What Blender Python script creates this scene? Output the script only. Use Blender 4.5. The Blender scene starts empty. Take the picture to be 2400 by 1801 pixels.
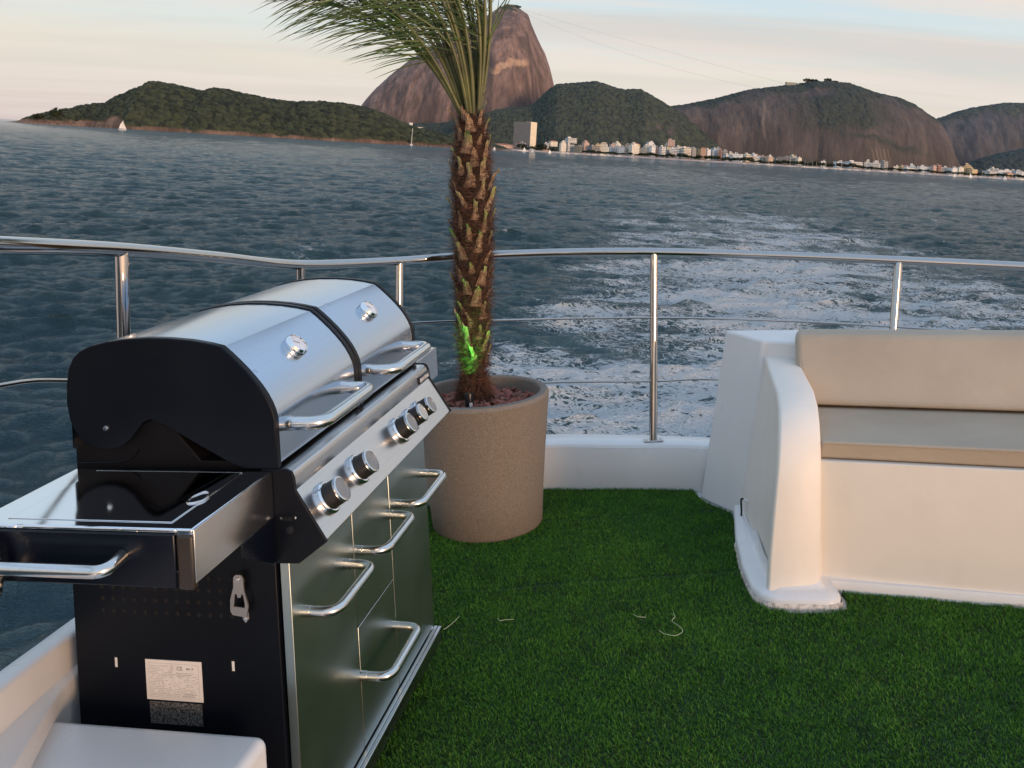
import bpy, bmesh, math, random
import numpy as np
from mathutils import Vector, Matrix
from math import sin, cos, pi, radians, sqrt, atan2

random.seed(7); RNG = np.random.default_rng(7)
S = bpy.context.scene
COL = S.collection

# ------------------------------------------------------------------ camera and frames
FPX, CX, CY = 2150.0, 1200.0, 372.0          # focal length and principal point in photo pixels (2400 wide)
ROLL = radians(3.32); PITCH = 0.0112
HC = 4.9                                      # eye height above the sea
EYE = 1.6                                     # eye height above the deck
fwd = Vector((0, cos(PITCH), -sin(PITCH)))
R0 = Vector((1, 0, 0)); U0 = Vector((0, sin(PITCH), cos(PITCH)))
cr = cos(ROLL) * R0 + sin(ROLL) * U0
cu = -sin(ROLL) * R0 + cos(ROLL) * U0
cam = bpy.data.cameras.new('camera'); camo = bpy.data.objects.new('camera', cam); COL.objects.link(camo)
camo.matrix_world = Matrix((
    (cr.x, cu.x, -fwd.x, 0), (cr.y, cu.y, -fwd.y, 0), (cr.z, cu.z, -fwd.z, HC), (0, 0, 0, 1)))
cam.sensor_fit = 'HORIZONTAL'; cam.sensor_width = 36
cam.lens = 36 * FPX / 2400.0
cam.shift_y = -(900.5 - CY) / 2400.0
cam.clip_start = 0.05; cam.clip_end = 60000
S.camera = camo
# boat frame: x starboard-ish right, y aft (away from camera), z up; heeled against the sea
dr = cos(2 * ROLL) * R0 + sin(2 * ROLL) * U0
du = -sin(2 * ROLL) * R0 + cos(2 * ROLL) * U0
DECK = Matrix(((dr.x, fwd.x, du.x, 0), (dr.y, fwd.y, du.y, 0), (dr.z, fwd.z, du.z, HC), (0, 0, 0, 1))) @ Matrix.Translation((0, 0, -EYE))
BOAT = []                                     # top-level things that ride on the boat


def far(px, py, dist):
    """a point of the far landscape surveyed from the photograph, at a distance along the view"""
    d = fwd + cr * ((px - CX) / FPX) + cu * ((CY - py) / FPX)
    k = dist / d.y
    return Vector((d.x * k, dist, HC + d.z * k))


def shore_x(px, dist):
    return far(px, 352 + .058 * (px - 1200), dist).x


# ------------------------------------------------------------------ materials
MATS = {}


class N:
    def __init__(s, name):
        s.m = bpy.data.materials.new(name); s.m.use_nodes = True
        s.t = s.m.node_tree; s.n = s.t.nodes; s.l = s.t.links
        s.b = s.n['Principled BSDF']; s.out = s.n['Material Output']

    def new(s, typ, **kw):
        n = s.n.new(typ)
        for k, v in kw.items():
            setattr(n, k, v)
        return n

    def link(s, a, b): s.l.new(a, b)

    def set(s, **kw):
        for k, v in kw.items():
            k = k.replace('_', ' ')
            s.b.inputs[k].default_value = (*v, 1) if isinstance(v, tuple) and len(v) == 3 else v
        return s

    def coord(s, kind='Object', scale=(1, 1, 1), loc=(0, 0, 0), rot=(0, 0, 0)):
        tc = s.new('ShaderNodeTexCoord'); mp = s.new('ShaderNodeMapping')
        mp.inputs['Scale'].default_value = scale; mp.inputs['Location'].default_value = loc
        mp.inputs['Rotation'].default_value = rot
        s.link(tc.outputs[kind], mp.inputs['Vector']); return mp.outputs['Vector']

    def noise(s, vec, scale, detail=4, rough=.55, dist=0):
        n = s.new('ShaderNodeTexNoise'); n.inputs['Scale'].default_value = scale
        n.inputs['Detail'].default_value = detail; n.inputs['Roughness'].default_value = rough
        n.inputs['Distortion'].default_value = dist
        if vec is not None: s.link(vec, n.inputs['Vector'])
        return n.outputs['Fac']

    def ramp(s, fac, stops, interp='LINEAR'):
        r = s.new('ShaderNodeValToRGB'); e = r.color_ramp; e.interpolation = interp
        while len(e.elements) < len(stops): e.elements.new(.5)
        for el, (p, c) in zip(e.elements, stops):
            el.position = p; el.color = (*c, 1) if not isinstance(c, (int, float)) else (c, c, c, 1)
        s.link(fac, r.inputs['Fac']); return r.outputs['Color']

    def mix(s, fac, a, b, blend='MIX'):
        m = s.new('ShaderNodeMix'); m.data_type = 'RGBA'; m.blend_type = blend
        for sock, v in ((m.inputs[0], fac), (m.inputs[6], a), (m.inputs[7], b)):
            if isinstance(v, (int, float)): sock.default_value = v if sock.type == 'VALUE' else (v, v, v, 1)
            elif isinstance(v, tuple): sock.default_value = (*v, 1)
            else: s.link(v, sock)
        return m.outputs[2]

    def math(s, op, a, b=0.0, c=None, clamp=False):
        m = s.new('ShaderNodeMath'); m.operation = op; m.use_clamp = clamp
        for i, v in enumerate((a, b) if c is None else (a, b, c)):
            if isinstance(v, (int, float)): m.inputs[i].default_value = v
            else: s.link(v, m.inputs[i])
        return m.outputs[0]

    def bump(s, h, strength=.3, dist=.01, nrm=None):
        b = s.new('ShaderNodeBump'); b.inputs['Strength'].default_value = strength
        b.inputs['Distance'].default_value = dist; s.link(h, b.inputs['Height'])
        if nrm is not None: s.link(nrm, b.inputs['Normal'])
        s.link(b.outputs['Normal'], s.b.inputs['Normal']); return b.outputs['Normal']

    def base(s, c): s.link(c, s.b.inputs['Base Color'])
    def rough(s, c): s.link(c, s.b.inputs['Roughness'])
    def attr(s, name):
        a = s.new('ShaderNodeAttribute'); a.attribute_name = name; return a.outputs['Fac']


def plain(name, col, rough=.5, metal=0.0, var=.12, scale=8, bump=0, bscale=60, coat=0):
    k = N(name); k.set(Roughness=rough, Metallic=metal)
    v = k.coord()
    f = k.noise(v, scale, 5)
    dark = tuple(c * (1 - var) for c in col); lite = tuple(min(1, c * (1 + var)) for c in col)
    k.base(k.ramp(f, [(.3, dark), (.7, lite)]))
    k.rough(k.ramp(k.noise(v, scale * 2.3, 4), [(.3, max(0, rough - .06)), (.7, min(1, rough + .08))]))
    if bump: k.bump(k.noise(v, bscale, 4), bump, .002)
    if coat:
        k.b.inputs['Coat Weight'].default_value = coat; k.b.inputs['Coat Roughness'].default_value = .15
    return k.m


def steel(name, col=(.62, .62, .63), rough=.24, axis=(1, 1, 1), scale=300, var=.07, bump=.04):
    """brushed stainless steel, brushed along the short axis of the mapping"""
    k = N(name); k.set(Metallic=1.0, Roughness=rough)
    v = k.coord(scale=axis)
    f = k.noise(v, scale, 3)
    g = k.noise(k.coord(), 4, 5)
    k.base(k.mix(.5, k.ramp(f, [(.3, tuple(c * (1 - var) for c in col)), (.7, tuple(min(1, c * (1 + var)) for c in col))]),
                 k.ramp(g, [(.35, tuple(c * .97 for c in col)), (.65, col)])))
    k.rough(k.ramp(g, [(.3, rough - .03), (.7, rough + .03)]))
    if bump: k.bump(f, bump, .0004)
    return k.m


M = {}
M['panel_steel'] = steel('panel_steel', axis=(.02, 1, 1), rough=.23)
M['lid_steel'] = steel('lid_steel', (.49, .56, .66), axis=(.02, 1, 1), rough=.19, var=.035, bump=.015)
_k = M['lid_steel'].node_tree; _b = _k.nodes['Principled BSDF']; _l = _b.inputs['Base Color'].links[0].from_socket
_tc = _k.nodes.new('ShaderNodeTexCoord'); _n = _k.nodes.new('ShaderNodeTexNoise'); _n.inputs['Scale'].default_value = 26; _n.inputs['Detail'].default_value = 3; _k.links.new(_tc.outputs['Object'], _n.inputs['Vector'])
_r = _k.nodes.new('ShaderNodeValToRGB'); _r.color_ramp.elements[0].position = .70; _r.color_ramp.elements[0].color = (1, 1, 1, 1); _r.color_ramp.elements[1].position = .78; _r.color_ramp.elements[1].color = (.72, .74, .76, 1); _k.links.new(_n.outputs['Fac'], _r.inputs['Fac'])
_m = _k.nodes.new('ShaderNodeMix'); _m.data_type = 'RGBA'; _m.blend_type = 'MULTIPLY'; _m.inputs[0].default_value = 1; _k.links.new(_l, _m.inputs[6]); _k.links.new(_r.outputs['Color'], _m.inputs[7]); _k.links.new(_m.outputs[2], _b.inputs['Base Color'])
M['door_steel'] = steel('door_steel', (.42, .465, .43), axis=(.02, 1, 1), rough=.33, var=.03, bump=.01)
M['shelf_steel'] = steel('shelf_steel', (.80, .80, .82), axis=(1, .02, 1), rough=.07, var=.03, bump=0)
M['tube_steel'] = steel('tube_steel', (.66, .65, .63), rough=.2, scale=120, bump=.02)
M['rail_steel'] = steel('rail_steel', (.44, .43, .42), rough=.07, scale=40, bump=.01)
M['chrome'] = steel('chrome', (.8, .8, .8), rough=.06, scale=40, bump=0)
M['black_paint'] = plain('black_paint', (.0036, .0050, .0085), .38, var=.25, scale=3, bump=.05, bscale=700)
M['black_paint'].node_tree.nodes['Principled BSDF'].inputs['Specular IOR Level'].default_value = .14
M['black_gloss'] = plain('black_gloss', (.012, .013, .017), .3, var=.2)
M['navy_paint'] = plain('navy_paint', (.002, .0035, .008), .25, var=.2, scale=3)
M['black_gloss'].node_tree.nodes['Principled BSDF'].inputs['Specular IOR Level'].default_value = .3
M['navy_paint'].node_tree.nodes['Principled BSDF'].inputs['Specular IOR Level'].default_value = .3
M['brown_cap'] = plain('brown_cap', (.020, .014, .010), .35, var=.3)
M['firebox'] = plain('firebox_black', (.004, .004, .005), .6, var=.2); M['firebox'].node_tree.nodes['Principled BSDF'].inputs['Specular IOR Level'].default_value = .12
M['knob_black'] = plain('knob_black', (.012, .012, .012), .35)
M['knob_grey'] = plain('knob_grey', (.17, .18, .19), .35, var=.1, scale=40)
M['knob_pale'] = plain('knob_pale', (.36, .37, .36), .35, var=.1, scale=40)
M['hole_black'] = plain('hole_black', (.001, .001, .0015), .9)
M['rubber'] = plain('rubber', (.012, .012, .013), .6)
M['white_spot'] = plain('white_spot', (.6, .6, .58), .6)
M['dial'] = plain('dial', (.55, .56, .6), .12, var=.25, scale=30, coat=1)
M['ink'] = plain('ink', (.16, .15, .14), .7)
M['ink_light'] = plain('ink_light', (.42, .40, .38), .7)
M['paper'] = plain('paper', (.62, .58, .54), .55, var=.06, scale=30)
M['mark_white'] = plain('mark_white', (.7, .7, .7), .5)
M['turf_base'] = plain('turf_base', (.008, .022, .008), .9, var=.4, scale=20)
M['cord_black'] = plain('cord_black', (.01, .01, .01), .5)
M['thread'] = plain('thread', (.55, .6, .4), .6)


def velcro():
    k = N('textured_patch'); k.set(Roughness=.85)
    f = k.noise(k.coord(), 260, 2)
    k.base(k.ramp(f, [(.4, (.015, .015, .015)), (.6, (.14, .13, .12))])); k.bump(f, .8, .004); return k.m


M['patch'] = velcro()


def gelcoat(name, col, streak=True, rough=.36):
    k = N(name); k.set(Roughness=rough)
    v = k.coord()
    a = k.noise(v, 3.2, 6, .6)
    c = k.ramp(a, [(.3, tuple(x * .93 for x in col)), (.7, col)])
    if streak:
        st = k.noise(k.coord(scale=(5, 5, .8)), 2.2, 5, .6)
        c = k.mix(k.ramp(st, [(.52, 0.0), (.8, .13)]), c, tuple(x * .66 for x in (col[0] * 1.02, col[1], col[2] * .93)))
    sp = k.noise(v, 75, 2)
    c = k.mix(k.ramp(sp, [(.76, 0.0), (.80, .18)]), c, (.28, .24, .2))
    k.base(c); k.bump(k.noise(v, 140, 3), .12, .001)
    k.rough(k.ramp(k.noise(v, 8, 4), [(.3, rough - .04), (.7, rough + .10)]))
    return k.m


M['gelcoat'] = gelcoat('gelcoat', (.69, .68, .67), rough=.3)
M['gelcoat_warmlit'] = gelcoat('gelcoat_warmlit', (.74, .69, .62), rough=.46)  # gelcoat copy with the warm light on seat and arm fronts painted in
M['raw_edge'] = plain('raw_edge', (.55, .5, .45), .8, var=.4, scale=60, bump=.8, bscale=150)


def fabric():
    k = N('beige_vinyl'); k.set(Roughness=.58)
    v = k.coord()
    a = k.noise(v, 2.5, 5)
    k.base(k.ramp(a, [(.3, (.355, .290, .220)), (.7, (.415, .345, .265))]))
    n1 = k.bump(k.noise(v, 420, 3), .12, .001)
    k.bump(k.noise(k.coord(scale=(1, 1, 2)), 6, 4), .35, .02, n1)
    k.b.inputs['Specular IOR Level'].default_value = .25
    return k.m


M['fabric'] = fabric()


def potmat():
    k = N('stone_resin'); k.set(Roughness=.75)
    v = k.coord()
    f = k.noise(v, 190, 4, .7); g = k.noise(v, 6, 4)
    c = k.ramp(f, [(.33, (.100, .084, .069)), (.5, (.165, .140, .116)), (.7, (.240, .208, .174))])
    c = k.mix(k.ramp(g, [(.35, .0), (.7, .35)]), c, (.19, .15, .12))
    k.base(c); k.bump(f, .4, .003); return k.m


M['pot'] = potmat()
M['bark'] = plain('bark', (.22, .078, .055), .8, var=.65, scale=22, bump=.9, bscale=60)
M['trunk'] = plain('trunk', (.020, .010, .006), .9, var=.6, scale=30, bump=.8, bscale=80)
M['fibre'] = plain('fibre', (.080, .034, .018), .85, var=.85, scale=45)


def stubmat():
    k = N('leaf_stub'); k.set(Roughness=.7)
    tc = k.new('ShaderNodeTexCoord'); sp = k.new('ShaderNodeSeparateXYZ'); k.link(tc.outputs['Object'], sp.inputs[0])
    oi = k.new('ShaderNodeObjectInfo')
    f = k.noise(k.coord(scale=(60, 60, 9)), 3, 4)
    tan = k.ramp(f, [(.25, (.07, .035, .018)), (.5, (.25, .155, .09)), (.75, (.46, .35, .24))])
    grn = k.ramp(f, [(.3, (.10, .13, .03)), (.7, (.26, .30, .09))])
    h = k.math('MULTIPLY', sp.outputs['Z'], 20)
    fac = k.math('MULTIPLY', k.math('SUBTRACT', h, .5, clamp=True), k.math('MULTIPLY', k.math('SUBTRACT', oi.outputs['Random'], .35, clamp=True), 2.2, clamp=True), clamp=True)
    k.base(k.mix(fac, tan, grn)); k.bump(f, .5, .003); return k.m


M['stub'] = stubmat()


def leafmat(name, a, b):
    k = N(name); k.set(Roughness=.45)
    f = k.noise(k.coord(), 6, 3)
    k.base(k.ramp(f, [(.3, a), (.7, b)]))
    return k.m


M['leaf'] = leafmat('frond_green', (.034, .062, .012), (.090, .130, .030))
M['rachis'] = leafmat('rachis_green', (.055, .062, .018), (.13, .13, .038))


# ------------------------------------------------------------------ mesh helpers
class MB:
    def __init__(s): s.v = []; s.f = []; s.mi = []; s.cur = 0

    def add(s, vs, fs):
        o = len(s.v); s.v += [tuple(p) for p in vs]
        for f in fs: s.f.append([i + o for i in f]); s.mi.append(s.cur)
        return s

    def box(s, x0, x1, y0, y1, z0, z1):
        v = [(x, y, z) for z in (z0, z1) for y in (y0, y1) for x in (x0, x1)]
        return s.add(v, [(0, 2, 3, 1), (4, 5, 7, 6), (0, 1, 5, 4), (2, 6, 7, 3), (0, 4, 6, 2), (1, 3, 7, 5)])

    def hexa(s, b, t):
        """b,t: 4 bottom and 4 top points, counter-clockwise from above"""
        return s.add(list(b) + list(t), [(3, 2, 1, 0), (4, 5, 6, 7), (0, 1, 5, 4), (1, 2, 6, 5), (2, 3, 7, 6), (3, 0, 4, 7)])

    def prism(s, poly, a0, a1, axis='x'):
        """poly in the plane across the axis; x: (y,z); y: (x,z); z: (x,y)"""
        n = len(poly)
        def P(a, p): return {'x': (a, p[0], p[1]), 'y': (p[0], a, p[1]), 'z': (p[0], p[1], a)}[axis]
        v = [P(a0, p) for p in poly] + [P(a1, p) for p in poly]
        return s.add(v, [list(range(n))[::-1], list(range(n, 2 * n))] + [(i, (i + 1) % n, n + (i + 1) % n, n + i) for i in range(n)])

    def tube(s, pts, r, seg=12, caps=True):
        pts = [Vector(p) for p in pts]; n = len(pts)
        rs = r if isinstance(r, (list, tuple)) else [r] * n
        t0 = (pts[1] - pts[0]).normalized()
        ref = Vector((0, 0, 1)) if abs(t0.z) < .9 else Vector((1, 0, 0))
        nx = t0.cross(ref).normalized(); o = len(s.v); vs = []
        for i, p in enumerate(pts):
            t = (pts[min(i + 1, n - 1)] - pts[max(i - 1, 0)]).normalized()
            nx = (nx - t * nx.dot(t)).normalized(); ny = t.cross(nx)
            for k in range(seg):
                a = 2 * pi * k / seg; vs.append(p + (nx * cos(a) + ny * sin(a)) * rs[i])
        fs = []
        for i in range(n - 1):
            for k in range(seg):
                k2 = (k + 1) % seg
                fs.append((i * seg + k, i * seg + k2, (i + 1) * seg + k2, (i + 1) * seg + k))
        if caps: fs += [list(range(seg))[::-1], [(n - 1) * seg + k for k in range(seg)]]
        return s.add(vs, fs)

    def lathe(s, prof, seg=32, mat=None, close=True):
        """prof: (r,z) list"""
        vs = []; n = len(prof)
        for (r, z) in prof:
            for k in range(seg):
                a = 2 * pi * k / seg; p = Vector((r * cos(a), r * sin(a), z)); vs.append(mat @ p if mat else p)
        fs = [(i * seg + k, i * seg + (k + 1) % seg, (i + 1) * seg + (k + 1) % seg, (i + 1) * seg + k) for i in range(n - 1) for k in range(seg)]
        if close:
            if prof[0][0] > 1e-5: fs.append(list(range(seg))[::-1])
            if prof[-1][0] > 1e-5: fs.append([(n - 1) * seg + k for k in range(seg)])
        return s.add(vs, fs)

    def loft(s, secs, closed=False):
        n = len(secs[0]); vs = [p for c in secs for p in c]; fs = []
        for i in range(len(secs) - 1):
            for k in range(n if closed else n - 1):
                k2 = (k + 1) % n
                fs.append((i * n + k, i * n + k2, (i + 1) * n + k2, (i + 1) * n + k))
        return s.add(vs, fs)

    def build(s, name, mats, parent=None, smooth=30, bevel=0, seg=2, loc=None):
        me = bpy.data.meshes.new(name); me.from_pydata(s.v, [], s.f)
        for m in (mats if isinstance(mats, (list, tuple)) else [mats]): me.materials.append(m)
        if any(s.mi): me.polygons.foreach_set('material_index', s.mi)
        bm = bmesh.new(); bm.from_mesh(me); bmesh.ops.recalc_face_normals(bm, faces=bm.faces); bm.to_mesh(me); bm.free()
        if smooth:
            me.polygons.foreach_set('use_smooth', [True] * len(me.polygons)); me.set_sharp_from_angle(angle=radians(smooth))
        o = bpy.data.objects.new(name, me); COL.objects.link(o)
        if parent: o.parent = parent
        if loc: o.location = loc
        if bevel:
            b = o.modifiers.new('bevel', 'BEVEL'); b.width = bevel; b.segments = seg; b.limit_method = 'ANGLE'; b.angle_limit = radians(35)
            b.harden_normals = False
        return o


def tag(o, label=None, cat=None, group=None, kind=None, boat=False):
    if label: o['label'] = label
    if cat: o['category'] = cat
    if group: o['group'] = group
    if kind: o['kind'] = kind
    if boat: BOAT.append(o)
    return o


def empty(name, label, cat, loc=(0, 0, 0), rz=0, group=None, boat=False):
    o = bpy.data.objects.new(name, None); COL.objects.link(o); o.empty_display_size = .2
    o.location = loc; o.rotation_euler = (0, 0, rz)
    return tag(o, label, cat, group, None, boat)


def npmesh(name, V, F, mats, parent=None, smooth=True, attrs=None):
    """fast mesh from numpy arrays, F all quads or all tris"""
    me = bpy.data.meshes.new(name); k = F.shape[1]
    me.vertices.add(len(V)); me.vertices.foreach_set('co', V.astype(np.float32).ravel())
    me.loops.add(F.size); me.loops.foreach_set('vertex_index', F.astype(np.int32).ravel())
    me.polygons.add(len(F)); me.polygons.foreach_set('loop_start', np.arange(0, F.size, k, dtype=np.int32))
    try: me.polygons.foreach_set('loop_total', np.full(len(F), k, dtype=np.int32))
    except Exception: pass
    me.polygons.foreach_set('use_smooth', np.full(len(F), bool(smooth)))
    me.update(calc_edges=True)
    for m in (mats if isinstance(mats, (list, tuple)) else [mats]): me.materials.append(m)
    for a, d in (attrs or {}).items():
        at = me.attributes.new(a, 'FLOAT', 'POINT'); at.data.foreach_set('value', d.astype(np.float32).ravel())
    o = bpy.data.objects.new(name, me); COL.objects.link(o)
    if parent: o.parent = parent
    return o


def grid_faces(nr, nc):
    i = np.arange(nr - 1)[:, None] * nc + np.arange(nc - 1)[None, :]
    return np.stack([i, i + 1, i + 1 + nc, i + nc], -1).reshape(-1, 4)


def catmull(pts, n=8):
    P = [Vector(p) for p in pts]; P = [P[0] * 2 - P[1]] + P + [P[-1] * 2 - P[-2]]; out = []
    for i in range(1, len(P) - 2):
        for k in range(n):
            t = k / n; a, b, c, d = P[i - 1:i + 3]
            out.append(.5 * ((2 * b) + (c - a) * t + (2 * a - 5 * b + 4 * c - d) * t * t + (3 * b - a - 3 * c + d) * t ** 3))
    out.append(P[-2]); return out


def fillet(pts, r, n=6):
    P = [Vector(p) for p in pts]; out = [P[0]]
    for i in range(1, len(P) - 1):
        a = (P[i - 1] - P[i]); b = (P[i + 1] - P[i]); rr = min(r, a.length * .49, b.length * .49)
        p0 = P[i] + a.normalized() * rr; p1 = P[i] + b.normalized() * rr
        for k in range(n + 1):
            t = k / n; out.append((1 - t) ** 2 * p0 + 2 * t * (1 - t) * P[i] + t * t * p1)
    out.append(P[-1]); return out


def text(name, body, size, mat, parent, M4, align='CENTER'):
    c = bpy.data.curves.new(name, 'FONT'); c.body = body; c.size = size; c.align_x = align; c.align_y = 'CENTER'; c.extrude = .0002
    t = bpy.data.objects.new(name, c); COL.objects.link(t)
    dg = bpy.context.evaluated_depsgraph_get(); me = bpy.data.meshes.new_from_object(t.evaluated_get(dg))
    bpy.data.objects.remove(t); bpy.data.curves.remove(c)
    me.transform(M4); me.materials.clear(); me.materials.append(mat)
    o = bpy.data.objects.new(name, me); COL.objects.link(o); o.parent = parent; return o


# ==================================================================  THE GRILL
GY = atan2(.9793, .2025)
grill = empty('gas_grill', 'large two-lid stainless gas barbecue on a black cabinet beside the rail', 'grill', (-.307, 2.897, 0), GY, boat=True)
LN = -.97                                      # near side panel plane
# cabinet
cab = MB()
cab.box(LN, 0, .052, .548, .10, .80)
cab.build('cabinet', M['black_paint'], grill, bevel=.002)
# side details on the near face (x = LN)
X = LN - .0006
for r, z in enumerate((.733, .706, .680, .653)):
    sp = MB()
    for c in range(13):
        y = .159 + c * .0261
        sp.add([(X, y + .0050 * cos(a * pi / 6), z - .004 + .0050 * sin(a * pi / 6)) for a in range(12)], [list(range(12))])
    sp.build('perforated_row', M['hole_black'], grill, smooth=0)
for y, z in ((.448, .535), (.164, .542)):
    m = MB(); m.box(LN - .0008, LN + .004, y - .0055, y + .0055, z - .014, z + .014); s_ = m.build('slot', M['hole_black'], grill)
    m = MB(); m.box(LN - .0016, LN - .0010, y - .0035, y + .0025, z - .011, z + .010); m.build('slot_tab', M['white_spot'], s_, bevel=.0005)
# rating sticker
lab = MB(); lab.box(LN - .0012, LN, .218, .354, .482, .570); st = lab.build('rating_label', M['paper'], grill)
fr = MB()
for (y0, y1, z0, z1) in ((.2255, .3465, .5625, .563), (.2255, .3465, .4885, .489), (.2255, .226, .489, .5625), (.346, .3465, .489, .5625), (.312, .3125, .505, .556), (.288, .2884, .546, .5625)):
    fr.box(LN - .0016, LN - .0012, y0, y1, z0, z1)
fr.build('border', M['ink_light'], st, smooth=0)
rl = MB(); rr = random.Random(3)
for k in range(19):
    z = .558 - k * .0036
    y = .344
    while y > (.314 if 6 < k < 14 else .29 if k < 4 else .24):
        w = rr.uniform(.002, .007)
        if rr.random() < .8: rl.box(LN - .0016, LN - .0012, y - w, y, z - .0012, z)
        y -= w + .0012
    if k > 3 and k < 14:
        y = .308
        while y > .23:
            w = rr.uniform(.002, .008)
            if rr.random() < .45: rl.box(LN - .0016, LN - .0012, y - w, y, z - .0012, z)
            y -= w + .003
rl.box(LN - .0016, LN - .0012, .238, .268, .4915, .494); rl.box(LN - .0016, LN - .0012, .232, .262, .4965, .4985)
rl.build('print', M['ink_light'], st, smooth=0)
SIDE = Matrix(((0, 0, -1, 0), (-1, 0, 0, 0), (0, 1, 0, 0), (0, 0, 0, 1)))     # text plane on the near side, reading left to right
text('ce_mark', 'CE', .012, M['ink'], st, Matrix.Translation((LN - .0014, .271, .553)) @ SIDE)
text('print_number', '885-19', .0062, M['ink'], st, Matrix.Translation((LN - .0014, .2465, .553)) @ SIDE)
st.location = (0, .0215, -.0245)
m = MB(); m.box(LN - .002, LN, .2435, .3695, .4055, .4535); m.build('textured_patch', M['patch'], grill)
# bottle opener
op = MB()
outer = [(-.011, .050), (-.006, .056), (.006, .056), (.011, .050), (.012, .030), (.021, .002), (.022, -.022), (.017, -.030), (-.015, -.034), (-.020, -.010), (-.012, .022)]
inner = [(-.006, .016), (-.0035, .008), (.003, .007), (.006, .016), (.010, .014), (.014, -.012), (-.012, -.014), (-.0125, -.006), (-.010, .013)]
oc = (.113, .712)
def ring_plate(mb, out, inn, x0, x1):
    bmm = bmesh.new()
    vo = [bmm.verts.new((x0, oc[0] - p[0] * -1, oc[1] + p[1])) for p in out]; vi = [bmm.verts.new((x0, oc[0] + p[0], oc[1] + p[1])) for p in inn]
    eo = [bmm.edges.new((vo[i], vo[(i + 1) % len(vo)])) for i in range(len(vo))] + [bmm.edges.new((vi[i], vi[(i + 1) % len(vi)])) for i in range(len(vi))]
    r = bmesh.ops.triangle_fill(bmm, edges=eo, use_beauty=True)
    faces = [g for g in r['geom'] if isinstance(g, bmesh.types.BMFace)]
    e = bmesh.ops.extrude_face_region(bmm, geom=faces)
    for v in e['geom']:
        if isinstance(v, bmesh.types.BMVert): v.co.x = x1
    me_v = list(bmm.verts); idx = {v: i for i, v in enumerate(me_v)}
    mb.add([v.co.copy() for v in me_v], [[idx[v] for v in f.verts] for f in bmm.faces]); bmm.free()
ring_plate(op, outer, inner, LN - .014, LN - .018)
op.box(LN - .014, LN - .001, oc[0] - .006, oc[0] + .006, oc[1] + .034, oc[1] + .040)
op.prism([(oc[0] - .012, oc[1] - .03), (oc[0] + .0, oc[1] - .03), (oc[0] + .002, oc[1] - .045), (oc[0] - .004, oc[1] - .053), (oc[0] - .012, oc[1] - .045)], LN - .004, LN - .001)
opener = op.build('bottle_opener', plain('opener_steel', (.34, .33, .32), .4, .8), grill, smooth=0); opener.location = (0, .018, -.021)
for dy, dz in ((.0, .047), (-.006, -.044)):
    s1 = MB(); s1.lathe([(.0001, .003), (.004, .0025), (.0045, 0)], 12, Matrix.Translation((LN - .018 if dz > 0 else LN - .004, oc[0] + dy, oc[1] + dz)) @ Matrix.Rotation(-pi / 2, 4, 'Y')); s1.build('screw', M['tube_steel'], opener)
# firebox
m = MB(); m.box(-.985, -.035, .04, .508, .80, .99); m.prism([(.20, .985), (.508, .985), (.508, 1.10), (.30, 1.10)], -.985, -.035)
fb = m.build('firebox', M['firebox'], grill, bevel=.003)
for l0, l1 in ((-.985, -.9835),):
    gr = MB(); gr.tube([(-.988, .06, .985), (-.988, .13, .99), (-.988, .29, 1.075), (-.988, .31, 1.078), (-.988, .33, 1.068), (-.988, .345, 1.066)], .0022, 6)
    gr.tube([(-.988, .50, .983), (-.988, .40, .986), (-.988, .37, .994), (-.988, .35, 1.012)], .002, 6); gr.build('rolled_edge', M['black_paint'], fb)
# base tray, stainless lip with groove
m = MB(); m.box(-.975, 0, .0235, .545, .10, .136); m.box(-1.0, 0, 0, .0105, .10, .140); m.box(-1.0, 0, .0125, .0235, .10, .140); m.box(-1.0, 0, .0, .0125, .10, .134)
m.build('base_tray', M['panel_steel'], grill, bevel=.0015)
# casters
for (l, d) in ((-.05, .07), (-.94, .07), (-.05, .44), (-.94, .44)):
    m = MB(); m.lathe([(.014, -.014), (.040, -.014), (.042, -.008), (.042, .008), (.040, .014), (.014, .014)], 20, Matrix.Translation((l, d, .042)) @ Matrix.Rotation(pi / 2, 4, 'X'))
    w = m.build('caster', M['rubber'], grill)
    m = MB(); m.box(l - .018, l + .018, d - .02, d + .02, .078, .10); m.box(l - .012, l + .012, d - .021, d - .017, .03, .09); m.box(l - .012, l + .012, d + .017, d + .021, .03, .09); m.build('fork', M['black_gloss'], w, bevel=.002)


def u_handle(l0, l1, z, d_in, d_out, r, parent, name='handle', collar=.0):
    m = MB(); pts = fillet([(l0, d_in, z), (l0, d_out, z), (l1, d_out, z), (l1, d_in, z)], .05 if r < .014 else .06, 8)
    m.tube(pts, r, 20)
    h = m.build(name, M['tube_steel'], parent)
    for l in (l0, l1):
        c = MB(); c.lathe([(r + .0012, 0), (r + .0012, .016), (r, .0165)], 20, Matrix.Translation((l, d_in, z)) @ Matrix.Rotation(pi / 2, 4, 'X')); c.build('collar', M['tube_steel'], h)
    return h


# doors and drawers
def front(name, l0, l1, z0, z1, hl0, hl1, hz):
    m = MB(); m.box(l0, l1, .024, .046, z0, z1)
    d = m.build(name, M['door_steel'], grill, bevel=.0015)
    u_handle(hl0, hl1, hz, .024, -.052, .0115, d)
    return d


front('door', -.962, -.613, .145, .80, -.905, -.672, .634)
front('drawer', -.609, -.342, .449, .80, -.588, -.357, .631)
front('drawer', -.609, -.342, .145, .445, -.605, -.358, .322)
front('door', -.338, -.001, .145, .80, -.285, -.035, .634)

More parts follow.
